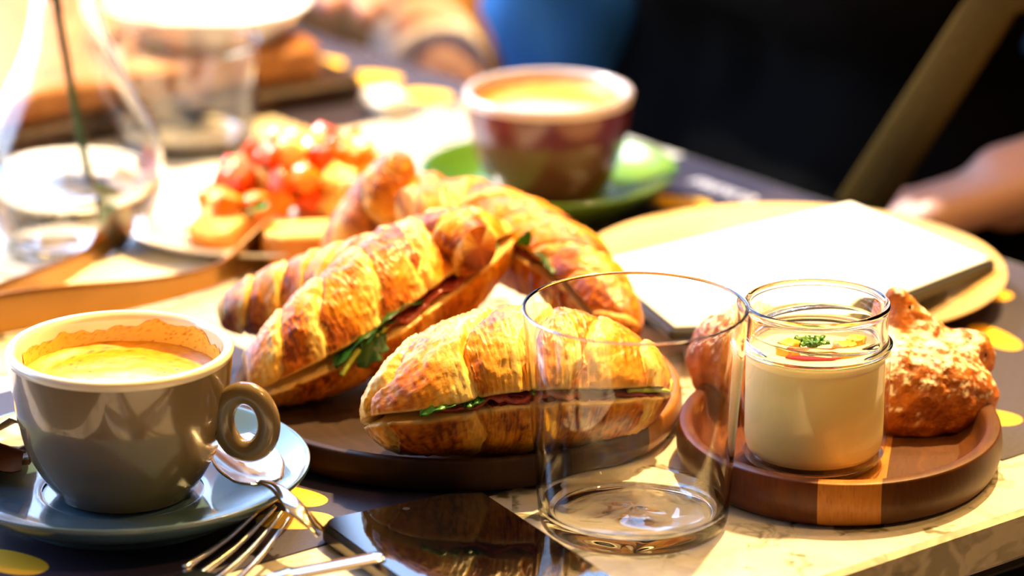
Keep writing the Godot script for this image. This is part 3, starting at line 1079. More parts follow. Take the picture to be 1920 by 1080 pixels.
func foam(R: float, y: float, swirl: float, seed_: float) -> ArrayMesh:
	var g := Geo.new()
	for j in 40:
		var r := R * j / 39.0
		for i in 96:
			var a := TAU * i / 96
			var x := cos(a) * r
			var z := sin(a) * r
			var n1 := noise.get_noise_2d(x * 60 + seed_, z * 60)
			var n2 := noise2.get_noise_2d(x * 700 + seed_, z * 700)
			var hgt := 0.0006 * n1 + 0.0022 * smoothstep(0.82, 1.0, r / R)
			# milk heart towards the camera side, crema round it
			var milk := 1.0 - smoothstep(0.5, 1.0, Vector2(x / R + 0.05, (z / R - 0.42) * 1.25).length() * (1.0 + swirl * n1))
			var c := Color(0.86, 0.56, 0.07).lerp(Color(0.99, 0.90, 0.68), milk)
			c = c.lerp(Color(0.96, 0.73, 0.20), clampf(n2 * 0.8 + 0.3, 0, 1) * (1 - milk))
			c = c.lerp(Color(0.42, 0.2, 0.06), smoothstep(0.42, 0.6, n2) * (1 - milk) * 0.8)
			g.add(Vector3(x, y + hgt, z), c.srgb_to_linear())
	g.grid(40, 96, 0, true)
	g.flip()
	return g.done()

func build_cappuccino() -> void:
	var c := at(232, 945, 0.0008)
	var s := thing("saucer", "grey-blue glazed saucer under the taupe cappuccino cup", "saucer", c)
	var prof := smooth_line([Vector2(0, 0.003), Vector2(0.046, 0.003), Vector2(0.047, 0), Vector2(0.047, 0), Vector2(0.05, 0), Vector2(0.05, 0), Vector2(0.052, 0.003), Vector2(0.066, 0.009), Vector2(0.0755, 0.0162), Vector2(0.0768, 0.0182), Vector2(0.0755, 0.0190), Vector2(0.064, 0.0125), Vector2(0.05, 0.0078), Vector2(0.034, 0.0066), Vector2(0.032, 0.0056), Vector2(0.0, 0.0056)], 6)
	obj("dish", lathe(prof, 128).done(), M.glaze_blue, s)
	var k := thing("coffee_cup", "taupe glazed cup with cream rim full of foamy cappuccino", "cup", Vector3(c.x + 0.0006, c.y + 0.0068, c.z), 0.0)
	var o := smooth_line([Vector2(0, 0.0022), Vector2(0.023, 0.0022), Vector2(0.0245, 0), Vector2(0.0245, 0), Vector2(0.0275, 0.0), Vector2(0.0285, 0.0012), Vector2(0.034, 0.009), Vector2(0.0396, 0.0205), Vector2(0.0428, 0.034), Vector2(0.0446, 0.048), Vector2(0.0458, 0.0585)], 7)
	obj("body", lathe(o, 128).done(), M.glaze_taupe, k)
	var i := smooth_line([Vector2(0.0458, 0.0585), Vector2(0.0463, 0.0605), Vector2(0.0456, 0.0620), Vector2(0.0440, 0.0624), Vector2(0.0424, 0.0616), Vector2(0.0414, 0.0590), Vector2(0.0404, 0.050), Vector2(0.038, 0.035), Vector2(0.03, 0.016), Vector2(0.0, 0.008)], 7)
	obj("inside", lathe(i, 128, null).done(), M.glaze_cream, k)
	# crema stain left on the inner wall
	var g := Geo.new()
	for j in 14:
		for q in 97:
			var a := PI + 0.15 + (PI - 0.3) * q / 96.0
			var t := j / 13.0
			var e := 0.0560 + 0.0025 * noise.get_noise_2d(q * 0.12, 2.0) + 0.0032 * smoothstep(50, 53, q) * smoothstep(84, 78, q)
			var yy := lerpf(0.0478, e, t)
			var r := lerpf(0.0404, 0.0414, (yy - 0.05) / 0.009) - 0.0003
			var n2 := noise2.get_noise_2d(q * 0.9, j * 1.3)
			g.add(Vector3(cos(a) * r, yy, sin(a) * r), Color(0.94, 0.74, 0.28).lerp(Color(0.74, 0.46, 0.14), smoothstep(0.25, 0.7, n2 + t * 0.2)).srgb_to_linear())
	g.grid(14, 97, 0)
	obj("crema_stain", g.done(), M.coffee_foam, k.get_node("inside"))
	obj("foam", foam(0.0400, 0.0480, 0.5, 3.0), M.coffee_foam, k)
	# ring handle on the right
	g = Geo.new()
	var hp := PackedVector3Array()
	for q in 48:
		var a := TAU * q / 48
		hp.append(Vector3(0.0537 + cos(a) * 0.0098, 0.0345 + sin(a) * 0.0125, 0.0))
	tube_in(g, hp, func(_t): return Vector2(0.0048, 0.0041), 16, Vector3(0, 0, 1), true)
	var hd := obj("handle", g.done(), M.glaze_taupe, k)
	hd.rotation.y = -0.28
	# kraft sachet leaning at the saucer's left
	var w := thing("sugar_sachet", "torn kraft sugar sachet lying on the left of the blue saucer", "sachet")
	var b := at(40, 880, 0.013)
	var rows := []
	var loop := [Vector2(-0.030, 0.004), Vector2(-0.016, 0.0135), Vector2(-0.004, 0.0215), Vector2(0.0005, 0.0205), Vector2(0.002, 0.012), Vector2(0.004, 0.004), Vector2(0.0035, 0.0025), Vector2(-0.006, 0.0015), Vector2(-0.024, 0.001)]
	for j in 12:
		var row := []
		for q in loop.size():
			row.append(b + Vector3(loop[q].x * (1 - 0.02 * j), loop[q].y * (1.0 - 0.045 * j) + 0.001 * sin(j * 1.1 + q), -0.0028 * j))
		rows.append(row)
	obj("wrapper", sheet(rows, 0.0005).done(), M.kraft_paper, w)
	rows = []
	for j in 8:
		var row := []
		for q in 9:
			row.append(b + Vector3(-0.028 + 0.0036 * q, 0.0012 + 0.0022 * sin(j * 0.9 + q * 0.7) + 0.0035 * j / 8.0 + 0.002, 0.004 - 0.003 * j + 0.002))
		rows.append(row)
	obj("torn_flap", sheet(rows, 0.0005).done(), M.kraft_inside, w)

func build_far_cup() -> void:
	var c := at(1028, 381, 0.0008)
	var s := thing("saucer", "bright green glazed saucer under the plum coffee cup at the back", "saucer", c)
	var prof := smooth_line([Vector2(0, 0.003), Vector2(0.04, 0.003), Vector2(0.041, 0), Vector2(0.041, 0), Vector2(0.044, 0), Vector2(0.044, 0), Vector2(0.047, 0.004), Vector2(0.058, 0.0095), Vector2(0.0655, 0.0165), Vector2(0.0665, 0.0182), Vector2(0.0652, 0.0190), Vector2(0.055, 0.013), Vector2(0.045, 0.0086), Vector2(0.034, 0.0072), Vector2(0.032, 0.0064), Vector2(0.0, 0.0064)], 5)
	obj("dish", lathe(prof, 96).done(), M.glaze_green, s)
	var k := thing("coffee_cup", "plum-brown cup with pale rim holding milky coffee, on the green saucer", "cup", c + Vector3(0, 0.0074, 0))
	M.glaze_plum.clearcoat = 0.3
	obj("body", lathe(smooth_line([Vector2(0, 0.002), Vector2(0.024, 0.002), Vector2(0.0255, 0), Vector2(0.0255, 0), Vector2(0.028, 0), Vector2(0.029, 0.001), Vector2(0.034, 0.010), Vector2(0.0388, 0.024), Vector2(0.0418, 0.038), Vector2(0.0432, 0.0485)], 6), 96).done(), M.glaze_plum, k)
	obj("inside", lathe(smooth_line([Vector2(0.0432, 0.0485), Vector2(0.0440, 0.0512), Vector2(0.0434, 0.0532), Vector2(0.0416, 0.0538), Vector2(0.0396, 0.0528), Vector2(0.0384, 0.050), Vector2(0.037, 0.042), Vector2(0.03, 0.02), Vector2(0, 0.01)], 6), 96).done(), M.glaze_pink, k)
	obj("foam", foam(0.0374, 0.0462, 0.3, 30.0), M.coffee_foam, k)
	var g := Geo.new()
	var hp := PackedVector3Array()
	for q in 40:
		var a := TAU * q / 40
		hp.append(Vector3(0.0495 + cos(a) * 0.011, 0.030 + sin(a) * 0.0125, 0.0))
	tube_in(g, hp, func(_t): return Vector2(0.0045, 0.0038), 12, Vector3(0, 0, 1), true)
	obj("handle", g.done(), M.glaze_plum, k).rotation.y = 1.75

# ---------------------------------------------------------------- cutlery and phone

# A flat bar of metal along a line: half width and half thickness by t.
func bar(g: Geo, pts: PackedVector3Array, size: Callable, face: Vector3) -> void:
	tube_in(g, pts, size, 16, face)

func build_cutlery() -> void:
	# teaspoon on the right of the saucer
	var t := thing("teaspoon", "silver teaspoon resting bowl up on the right side of the blue saucer", "spoon")
	var b0 := at(436, 815, 0.0165)
	var b1 := at(490, 906, 0.0225)
	var ax := (b1 - b0)
	var side := ax.cross(Vector3.UP).normalized()
	var upv := side.cross(ax).normalized()
	side = ax.cross((upv + Vector3(0, 0, 0.1)).normalized()).normalized()
	upv = side.cross(ax).normalized()
	var L := ax.length()
	var rows := []
	for j in 25:
		var q := float(j) / 24
		var w := 0.0142 * pow(clampf(1.0 - pow(absf(q * 2 - 0.95) / 1.06, 2.4), 0.0, 1.0), 0.5) + 0.0024 * smoothstep(0.8, 1.0, q)
		var row := []
		for i in 17:
			var k := float(i) / 16 * 2 - 1
			row.append(b0 + ax * q + side * k * w - upv * 0.0052 * (1 - k * k) * pow(sin(PI * clampf(q * 0.97 + 0.015, 0, 1)), 0.8))
		rows.append(row)
	obj("bowl", sheet(rows, 0.0011).done(), M.steel, t)
	var g := Geo.new()
	bar(g, curve([b1 - ax * 0.03, at(520, 916, 0.0235), at(560, 958, 0.0205), at(603, 1000, 0.0130)], 24), func(q): return Vector2(lerpf(0.0024, 0.0044, smoothstep(0.0, 0.75, q)), 0.0011), Vector3.UP)
	obj("handle", g.done(), M.steel, t)
	# fork, its tines in view
	var f := thing("fork", "silver fork with four slim tines beside the saucer and the phone", "fork")
	for k in 4:
		var tip := at(503 + 13.0 * k, 938 + 11.5 * k, 0.0135)
		var root := at(347 + 25.0 * k, 1064 + 15.0 * k, 0.006)
		g = Geo.new()
		tube_in(g, curve([root, root.lerp(tip, 0.5) - Vector3(0, 0.0022, 0), tip], 18), func(q): return Vector2(lerpf(0.0016, 0.0008, q), lerpf(0.0013, 0.0008, q)), 10)
		obj("tine", g.done(), M.steel, f)
	g = Geo.new()
	var r0 := at(385, 1086, 0.006)
	var dir := (at(347, 1064, 0.006) - at(503, 938, 0.0135))
	dir.y = 0
	dir = dir.normalized()
	bar(g, curve([r0 - dir * 0.004, r0 + dir * 0.012, r0 + dir * 0.03 + Vector3(0, 0.003, 0), r0 + dir * 0.07, r0 + dir * 0.12], 24), func(q): return Vector2(lerpf(0.0125, 0.0035, smoothstep(0.02, 0.3, q)), 0.0014), Vector3.UP)
	obj("handle", g.done(), M.steel, f)
	# knife whose blade end lies over the phone's edge
	var n := thing("table_knife", "silver table knife whose blunt end rests on the phone's left edge", "knife")
	g = Geo.new()
	var e0 := at(540, 1078, 0.0098)
	var e1 := at(716, 1044, 0.0112)
	var kd := (e0 - e1).normalized()
	bar(g, curve([e1, e1.lerp(e0, 0.5), e0], 12), func(_q): return Vector2(0.0046, 0.0012), Vector3(0, 1, 0.1))
	obj("blade", g.done(), M.steel, n)
	g = Geo.new()
	bar(g, curve([e0 - kd * 0.001, e0 + kd * 0.05 - Vector3(0, 0.006, 0), e0 + kd * 0.1 - Vector3(0, 0.0075, 0)], 12), func(q): return Vector2(lerpf(0.0046, 0.006, q), 0.002), Vector3(0, 1, 0.1))
	obj("handle", g.done(), M.steel, n)

func build_phone() -> void:
	var A := at(590, 975, 0.0088)
	var B := at(895, 912, 0.0088)
	var mid := (A + B) / 2
	var w := A.distance_to(B)
	var xd := (B - A).normalized()
	var zd := xd.cross(Vector3.UP)
	var len_ := 0.155
	var t := thing("phone", "black glass phone with a metal rim lying face up in front of the tumbler", "phone")
	t.transform = Transform3D(Basis(xd, Vector3.UP, zd), Vector3(mid.x, 0.0008, mid.z) + zd * len_ / 2)
	if zd.z < 0: t.transform = Transform3D(Basis(xd, Vector3.UP, -zd).orthonormalized(), Vector3(mid.x, 0.0008, mid.z) - zd * len_ / 2)
	obj("frame", slab(round_rect(w, len_, 0.009, 8), 0.0, 0.0078, 0.0018), M.phone_frame, t)
	obj("screen", slab(round_rect(w - 0.0032, len_ - 0.0032, 0.0078, 8), 0.0076, 0.0083, 0.0003), M.phone_glass, t)
	var dot := Geo.new()
	slab_in(dot, round_rect(0.003, 0.003, 0.00149, 5), 0.0083, 0.00836, 0.00002)
	obj("camera_lens", dot.done(true), M.phone_edge, t.get_node("screen"), Vector3(0.0, 0, -len_ / 2 + 0.008))

# ---------------------------------------------------------------- glassware

func build_tumbler() -> void:
	var c := at(1187, 981, 0.0)
	var t := thing("tumbler", "empty clear glass tumbler standing on the marble in front of the croissants", "glass", c)
	var p := smooth_line([Vector2(0, 0.0014), Vector2(0.02, 0.0012), Vector2(0.032, 0.0004), Vector2(0.0345, 0.0), Vector2(0.0368, 0.0008), Vector2(0.0384, 0.004), Vector2(0.0392, 0.012), Vector2(0.0408, 0.035), Vector2(0.0432, 0.066), Vector2(0.0450, 0.0905), Vector2(0.0454, 0.0921), Vector2(0.0448, 0.0929), Vector2(0.0440, 0.0922), Vector2(0.0435, 0.0900), Vector2(0.0418, 0.066), Vector2(0.0394, 0.035), Vector2(0.0377, 0.0135), Vector2(0.0362, 0.0088), Vector2(0.032, 0.0066), Vector2(0.022, 0.0062), Vector2(0.010, 0.0072), Vector2(0.0, 0.0078)], 7)
	var lump := func(a: float, j: int, q: Vector2) -> Vector2:
		if j > p.size() - 22 and q.x > 0.002 and q.x < 0.034:
			return Vector2(q.x, q.y + 0.0002 * sin(a * 3 + q.x * 300) + 0.0001 * sin(a * 7))
		return q
	obj("body", lathe(p, 160, lump).done(), M.glass_clear, t)

# One turned glass cut into rings by height, each closed: thick rings are solid glass, the thin wall between them two clear surfaces.
func split_glass(t: Node3D, p: PackedVector2Array, bend: Callable, rings: Array, segs: int) -> void:
	for r in rings:
		var lo: float = r[0]
		var hi: float = r[1]
		var src := lathe(p, segs, bend)
		var top := 0
		for i in p.size(): if p[i].y > p[top].y: top = i
		var g := Geo.new()
		var id := {}
		var runs := [[], []]
		for i in p.size() - 1:
			if p[i].y >= lo - 1e-5 and p[i].y <= hi + 1e-5 and p[i + 1].y >= lo - 1e-5 and p[i + 1].y <= hi + 1e-5:
				for k in [i, i + 1]:
					if not id.has(k):
						id[k] = g.v.size()
						for q in segs: g.add(src.v[k * segs + q])
						runs[0 if k <= top else 1].append(k)
				for q in segs:
					var q2 := (q + 1) % segs
					g.quad(id[i] + q, id[i] + q2, id[i + 1] + q2, id[i + 1] + q)
		if r[3] == M.glass_clear:
			for e in [hi, lo]:
				if e < -0.5 or e > 0.5: continue
				var a = runs[0][-1] if e == hi else runs[0][0]
				var b = runs[1][0] if e == hi else runs[1][-1]
				for q in segs:
					var q2 := (q + 1) % segs
					if e == hi: g.quad(id[a] + q, id[a] + q2, id[b] + q2, id[b] + q)
					else: g.quad(id[b] + q, id[b] + q2, id[a] + q2, id[a] + q)
		obj(r[2], g.done(), r[3], t)

func build_dessert_jar() -> void:
	var c := at(1523, 896, 0.0)
	c.y = 0.0085
	var t := thing("dessert_jar", "small threaded glass jar standing on the front of the striped wooden tray", "jar", c)
	var p := smooth_line([Vector2(0, 0.002), Vector2(0.018, 0.0018), Vector2(0.0235, 0.0002), Vector2(0.0258, 0.0006), Vector2(0.0282, 0.0036), Vector2(0.0294, 0.009), Vector2(0.0299, 0.020), Vector2(0.0301, 0.046), Vector2(0.0299, 0.0485), Vector2(0.0290, 0.0503), Vector2(0.0287, 0.052), Vector2(0.0287, 0.063), Vector2(0.0292, 0.0650), Vector2(0.0293, 0.0664), Vector2(0.0285, 0.0674), Vector2(0.0272, 0.0668), Vector2(0.0266, 0.0650), Vector2(0.0262, 0.055), Vector2(0.0268, 0.047), Vector2(0.0275, 0.042), Vector2(0.0275, 0.012), Vector2(0.026, 0.0055), Vector2(0.02, 0.0036), Vector2(0, 0.0034)], 8)
	var thread := func(a: float, j: int, q: Vector2) -> Vector2:
		if j < p.size() / 2 and q.y > 0.049 and q.y < 0.0665:
			var b := 0.0
			for k in 2:
				var start := PI * k + 0.5
				var s := fposmod(a - start, TAU)
				if s < 3.5:
					var yc := 0.0535 + 0.0085 * s / 3.5
					b = maxf(b, exp(-pow((q.y - yc) / 0.0011, 2.0)) * smoothstep(0.0, 0.25, s) * smoothstep(3.5, 3.2, s))
			b += exp(-pow((q.y - 0.0505) / 0.001, 2.0)) * 0.9
			return Vector2(q.x + b * 0.0021, q.y)
		return q
	var dense := PackedVector2Array()
	for i in p.size() - 1:
		dense.append(p[i])
		if p[i].y > 0.047 and i < p.size() / 2 and p[i].distance_to(p[i + 1]) > 0.0005:
			var n := int(p[i].distance_to(p[i + 1]) / 0.0004)
			for k in range(1, n): dense.append(p[i].lerp(p[i + 1], float(k) / n))
	dense.append(p[-1])
	p = dense
	split_glass(t, p, thread, [[-1.0, 0.0036, "base", M.glass_clear], [0.0036, 0.0470, "wall", M.glass_wall], [0.0470, 1.0, "threaded_neck", M.glass_clear]], 140)
	var d := thing("custard", "pale yellow custard filling the threaded jar", "custard", c)
	obj("cream", lathe(smooth_line([Vector2(0, 0.0033), Vector2(0.0196, 0.0034), Vector2(0.0262, 0.0056), Vector2(0.0279, 0.012), Vector2(0.0279, 0.012), Vector2(0.0279, 0.044), Vector2(0.0279, 0.044), Vector2(0.0269, 0.0478), Vector2(0.0262, 0.0476), Vector2(0.02, 0.0472), Vector2(0, 0.0472)], 6), 96).done(), M.custard, d)
	t.scale = Vector3.ONE * 1.035
	d.scale = Vector3.ONE * 1.035
	# fruit on the custard
	var y := c.y + 0.0487
	for a in [[Vector3(0.011, 0, 0.010), 0.0052, 0.4, "golden fruit cube on the custard, right of the green herb"], [Vector3(0.0165, 0, 0.002), 0.0048, 1.2, "golden fruit cube on the custard nearest the jar's right wall"], [Vector3(-0.012, 0, 0.008), 0.005, 0.9, "golden fruit cube on the custard, left of the green herb"]]:
		var o := obj("fruit_piece", cube_piece(a[1] * 1.5, a[2] * 10.0), M.fruit_yellow, null, Vector3(c.x, y + a[1] * 0.45, c.z) + a[0])
		o.rotation.y = a[2]
		tag(o, a[3], "fruit", "fruit on the custard")
	var g := Geo.new()
	slab_in(g, PackedVector2Array([Vector2(-0.010, -0.003), Vector2(0.004, -0.004), Vector2(0.012, -0.001), Vector2(0.009, 0.004), Vector2(-0.004, 0.005), Vector2(-0.011, 0.002)]), 0, 0.003, 0.0008)
	tag(obj("fruit_slice", g.done(true), M.fruit_red, null, Vector3(c.x - 0.003, y, c.z + 0.0175)), "dark red fruit slice at the front of the custard", "fruit", "fruit on the custard")
	var h := thing("herb_sprig", "small green herb sprig on top of the custard", "herb")
	var b := Vector3(c.x - 0.002, y + 0.0012, c.z + 0.004)
	for k in 6:
		var an := TAU * k / 6 + 0.3
		obj("leaf", leaf(b, b + Vector3(cos(an) * 0.0075, 0.0034 + 0.001 * (k % 2), sin(an) * 0.006), 0.0022, Vector3.UP), M.leaf_green, h)

func cube_piece(s: float, seed_: float) -> ArrayMesh:     # a hand-cut cube with soft uneven edges
	var g := Geo.new()
	var m := BoxMesh.new()
	m.subdivide_width = 4
	m.subdivide_height = 4
	m.subdivide_depth = 4
	m.size = Vector3.ONE
	var arr := m.surface_get_arrays(0)
	var known := {}
	var mp := []
	for p in arr[Mesh.ARRAY_VERTEX]:
		var key := Vector3i((p + Vector3.ONE) * 100)
		if not known.has(key):
			var q: Vector3 = p.lerp(p.normalized() * 0.62, 0.32)
			q += Vector3(noise.get_noise_3d(p.x * 2 + seed_, p.y * 2, p.z * 2), noise.get_noise_3d(p.x * 2, p.y * 2 + seed_, p.z * 2), noise.get_noise_3d(p.x * 2, p.y * 2, p.z * 2 + seed_)) * 0.16
			known[key] = g.add(q * s)
		mp.append(known[key])
	for k in arr[Mesh.ARRAY_INDEX]: g.ix.append(mp[k])
	return g.done()

func build_pastry() -> void:
	var t := thing("sugared_pastry", "lumpy brown pastry dusted with icing sugar behind the custard jar", "pastry")
	var bones := []
	for a in [[1690, 738, -1.508, 0.0235], [1752, 736, -1.508, 0.0225], [1640, 734, -1.512, 0.022], [1798, 748, -1.506, 0.0145], [1706, 662, -1.53, 0.0155], [1808, 666, -1.526, 0.0105], [1750, 682, -1.53, 0.015]]:
		var p := atz(a[0], a[1], a[2])
		bones.append([p, p + Vector3(0.002, 0, 0), a[3], a[3] * 0.95])
	bones.append([atz(1700, 625, -1.53), atz(1683, 558, -1.53), 0.0125, 0.0042])
	var m0 := atz(1640, 722, -1.52)
	var m1 := atz(1500, 692, -1.532)
	var m2 := atz(1400, 660, -1.533)
	var m3 := atz(1352, 660, -1.533)
	bones.append([m0, m1, 0.024, 0.022])
	bones.append([m1, m2, 0.022, 0.019])
	bones.append([m2, m3, 0.0185, 0.0125])
	bones.append([atz(1360, 690, -1.534), atz(1385, 640, -1.536), 0.0125, 0.012])
	var g := Geo.new()
	var tint := func(p: Vector3) -> Color: return Color.WHITE
	var bump := func(p: Vector3) -> float:
		var c := cell.get_noise_3d(p.x * 150, p.y * 150, p.z * 150)
		return 0.0021 * c + 0.0020 * noise.get_noise_3d(p.x * 70, p.y * 70, p.z * 70) + 0.0009 * noise2.get_noise_3d(p.x * 260, p.y * 260, p.z * 260)
	nets(g, bones, 0.0013, 0.0045, tint, bump)
	var mesh0 := g.done()
	var arr := mesh0.surface_get_arrays(0)
	var vv: PackedVector3Array = arr[Mesh.ARRAY_VERTEX]
	var nn: PackedVector3Array = arr[Mesh.ARRAY_NORMAL]
	var cc := PackedColorArray()
	cc.resize(vv.size())
	for i in vv.size():
		vv[i].y = maxf(vv[i].y, 0.0085)
		var p := vv[i]
		var n1 := noise2.get_noise_3d(p.x * 60, p.y * 60, p.z * 60)
		var n2 := noise.get_noise_3d(p.x * 170, p.y * 170, p.z * 170) * 0.8 + noise2.get_noise_3d(p.x * 620, p.y * 620, p.z * 620) * 0.8
		var bk := clampf(0.5 + n1 * 0.9 + n2 * 0.25, 0, 1)
		var c := Color(0.82, 0.48, 0.14).lerp(Color(0.50, 0.23, 0.06), bk)
		var sugar := smoothstep(0.55, 0.95, nn[i].y * 0.9 + n2 * 1.1 + n1 * 0.6) * 0.92
		cc[i] = c.lerp(Color(0.98, 0.93, 0.84), sugar).srgb_to_linear()
	arr[Mesh.ARRAY_COLOR] = cc
	arr[Mesh.ARRAY_VERTEX] = vv
	var mesh := ArrayMesh.new()
	mesh.add_surface_from_arrays(Mesh.PRIMITIVE_TRIANGLES, arr)
	obj("dough", mesh, M.crust_matte, t)

func build_menu() -> void:
	var c := at(1480, 552, 0.0008)
	var p := thing("plate", "wide tan glazed plate underneath the menu card", "plate", c)
	obj("dish", lathe(smooth_line([Vector2(0, 0.002), Vector2(0.06, 0.002), Vector2(0.062, 0), Vector2(0.062, 0), Vector2(0.066, 0), Vector2(0.066, 0), Vector2(0.07, 0.003), Vector2(0.09, 0.0085), Vector2(0.1015, 0.0125), Vector2(0.1028, 0.0136), Vector2(0.1018, 0.0142), Vector2(0.09, 0.0118), Vector2(0.078, 0.007), Vector2(0.07, 0.0052), Vector2(0, 0.005)], 5), 120).done(), M.glaze_tan, p)
	var h := 0.0150
	var t := thing("menu_card", "white printed menu sheet on a black board lying across the tan plate", "menu")
	var px := [Vector2(1594, 381), Vector2(1853, 484), Vector2(1560, 600), Vector2(1270, 611), Vector2(1120, 490)]
	var poly := PackedVector2Array()
	for q in px:
		var w := at(q.x, q.y, h + 0.006)
		poly.append(Vector2(w.x, w.z))
	var lim := Geometry2D.offset_polygon(poly, 0.0035)[0]
	obj("board", slab(lim, h, h + 0.005, 0.0008), M.black_board, t)
	obj("board", slab(Geometry2D.offset_polygon(poly, 0.001)[0], h + 0.005, h + 0.0056, 0.0002), M.black_board, t)
	obj("sheet", slab(poly, h + 0.0056, h + 0.0061, 0.0001), M.paper, t)
	# faint lines of print
	var ink := mat("faint_ink", rgb8(206, 206, 206), 0.7)
	var a := at(1594, 381, h + 0.006)
	var d1 := (at(1853, 484, h + 0.006) - a)
	var d2 := (at(1120, 490, h + 0.006) - a)
	var g := Geo.new()
	for k in 9:
		for s in [[0.12, 0.42], [0.5, 0.5 + 0.05 * ((k * 7) % 8)]]:
			if s[1] <= s[0]: continue
			var u := 0.12 + 0.085 * k
			var q0: Vector3 = a + d1 * s[0] + d2 * u
			var q1: Vector3 = a + d1 * s[1] + d2 * u
			var wd := d2.normalized() * 0.0011
			var b := g.v.size()
			for q in [q0 - wd, q1 - wd, q1 + wd, q0 + wd]: g.add(Vector3(q.x, h + 0.00618, q.z))
			g.quad(b, b + 1, b + 2, b + 3)
	var pr := obj("print", g.done(), ink, t)
	pr.set_meta("kind", "stuff")

func build_vase() -> void:
	var c := at(140, 448, 0.0)
	var t := thing("vase", "clear glass carafe vase with a slim neck and a round belly at the left", "vase", c)
	var outer := [Vector2(0, 0.0015), Vector2(0.024, 0.001), Vector2(0.03, 0), Vector2(0.034, 0.002), Vector2(0.0405, 0.011), Vector2(0.0452, 0.026), Vector2(0.0462, 0.040), Vector2(0.0435, 0.056), Vector2(0.036, 0.072), Vector2(0.027, 0.088), Vector2(0.020, 0.106), Vector2(0.016, 0.128), Vector2(0.0148, 0.150), Vector2(0.016, 0.172), Vector2(0.018, 0.182), Vector2(0.0186, 0.1835), Vector2(0.0176, 0.1842)]
	var inner := [Vector2(0.0162, 0.182), Vector2(0.0128, 0.150), Vector2(0.0140, 0.128), Vector2(0.018, 0.106), Vector2(0.025, 0.088), Vector2(0.034, 0.072), Vector2(0.0415, 0.056), Vector2(0.0442, 0.040), Vector2(0.0432, 0.026), Vector2(0.0385, 0.013), Vector2(0.032, 0.0068), Vector2(0.022, 0.0055), Vector2(0, 0.0055)]
	obj("body", lathe(smooth_line(outer + inner, 6), 128).done(), M.glass_clear, t)
	var w := thing("vase_water", "clear water in the lower half of the round vase", "water", c)
	obj("water", lathe(smooth_line([Vector2(0, 0.0054), Vector2(0.022, 0.0054), Vector2(0.0322, 0.0066), Vector2(0.0388, 0.0128), Vector2(0.0436, 0.026), Vector2(0.0444, 0.034), Vector2(0.0444, 0.034), Vector2(0.0435, 0.0348), Vector2(0.042, 0.0342), Vector2(0.042, 0.0342), Vector2(0, 0.0342)], 6), 96).done(), M.glass_water, w)
	var s := thing("flower_stem", "green flower stem with small leaves standing in the vase's water", "stem")
	var g := Geo.new()
	tube_in(g, curve([c + Vector3(0.012, 0.012, 0.0), c + Vector3(0.006, 0.05, 0.004), c + Vector3(0.0, 0.09, 0.002), c + Vector3(-0.006, 0.14, 0), c + Vector3(-0.008, 0.22, 0)], 40), func(_t): return Vector2(0.0021, 0.0021), 10, Vector3(0, 0, 1))
	obj("stalk", g.done(), M.leaf_dark, s)
	obj("leaf", leaf(c + Vector3(0.012, 0.022, 0.004), c + Vector3(0.026, 0.009, 0.012), 0.006, Vector3(0, 0.4, 1)), M.leaf_green, s)
	obj("leaf", leaf(c + Vector3(-0.0065, 0.145, 0), c + Vector3(-0.002, 0.118, 0.008), 0.003, Vector3(0, 0, 1)), M.leaf_dark, s)
	obj("leaf", leaf(c + Vector3(-0.008, 0.19, 0), c + Vector3(0.03, 0.24, 0.008), 0.012, Vector3(0, 0.6, 1)), M.leaf_green, s)
	obj("leaf", leaf(c + Vector3(-0.008, 0.2, 0), c + Vector3(-0.045, 0.25, 0.0), 0.012, Vector3(0, 0.6, 1)), M.leaf_green, s)

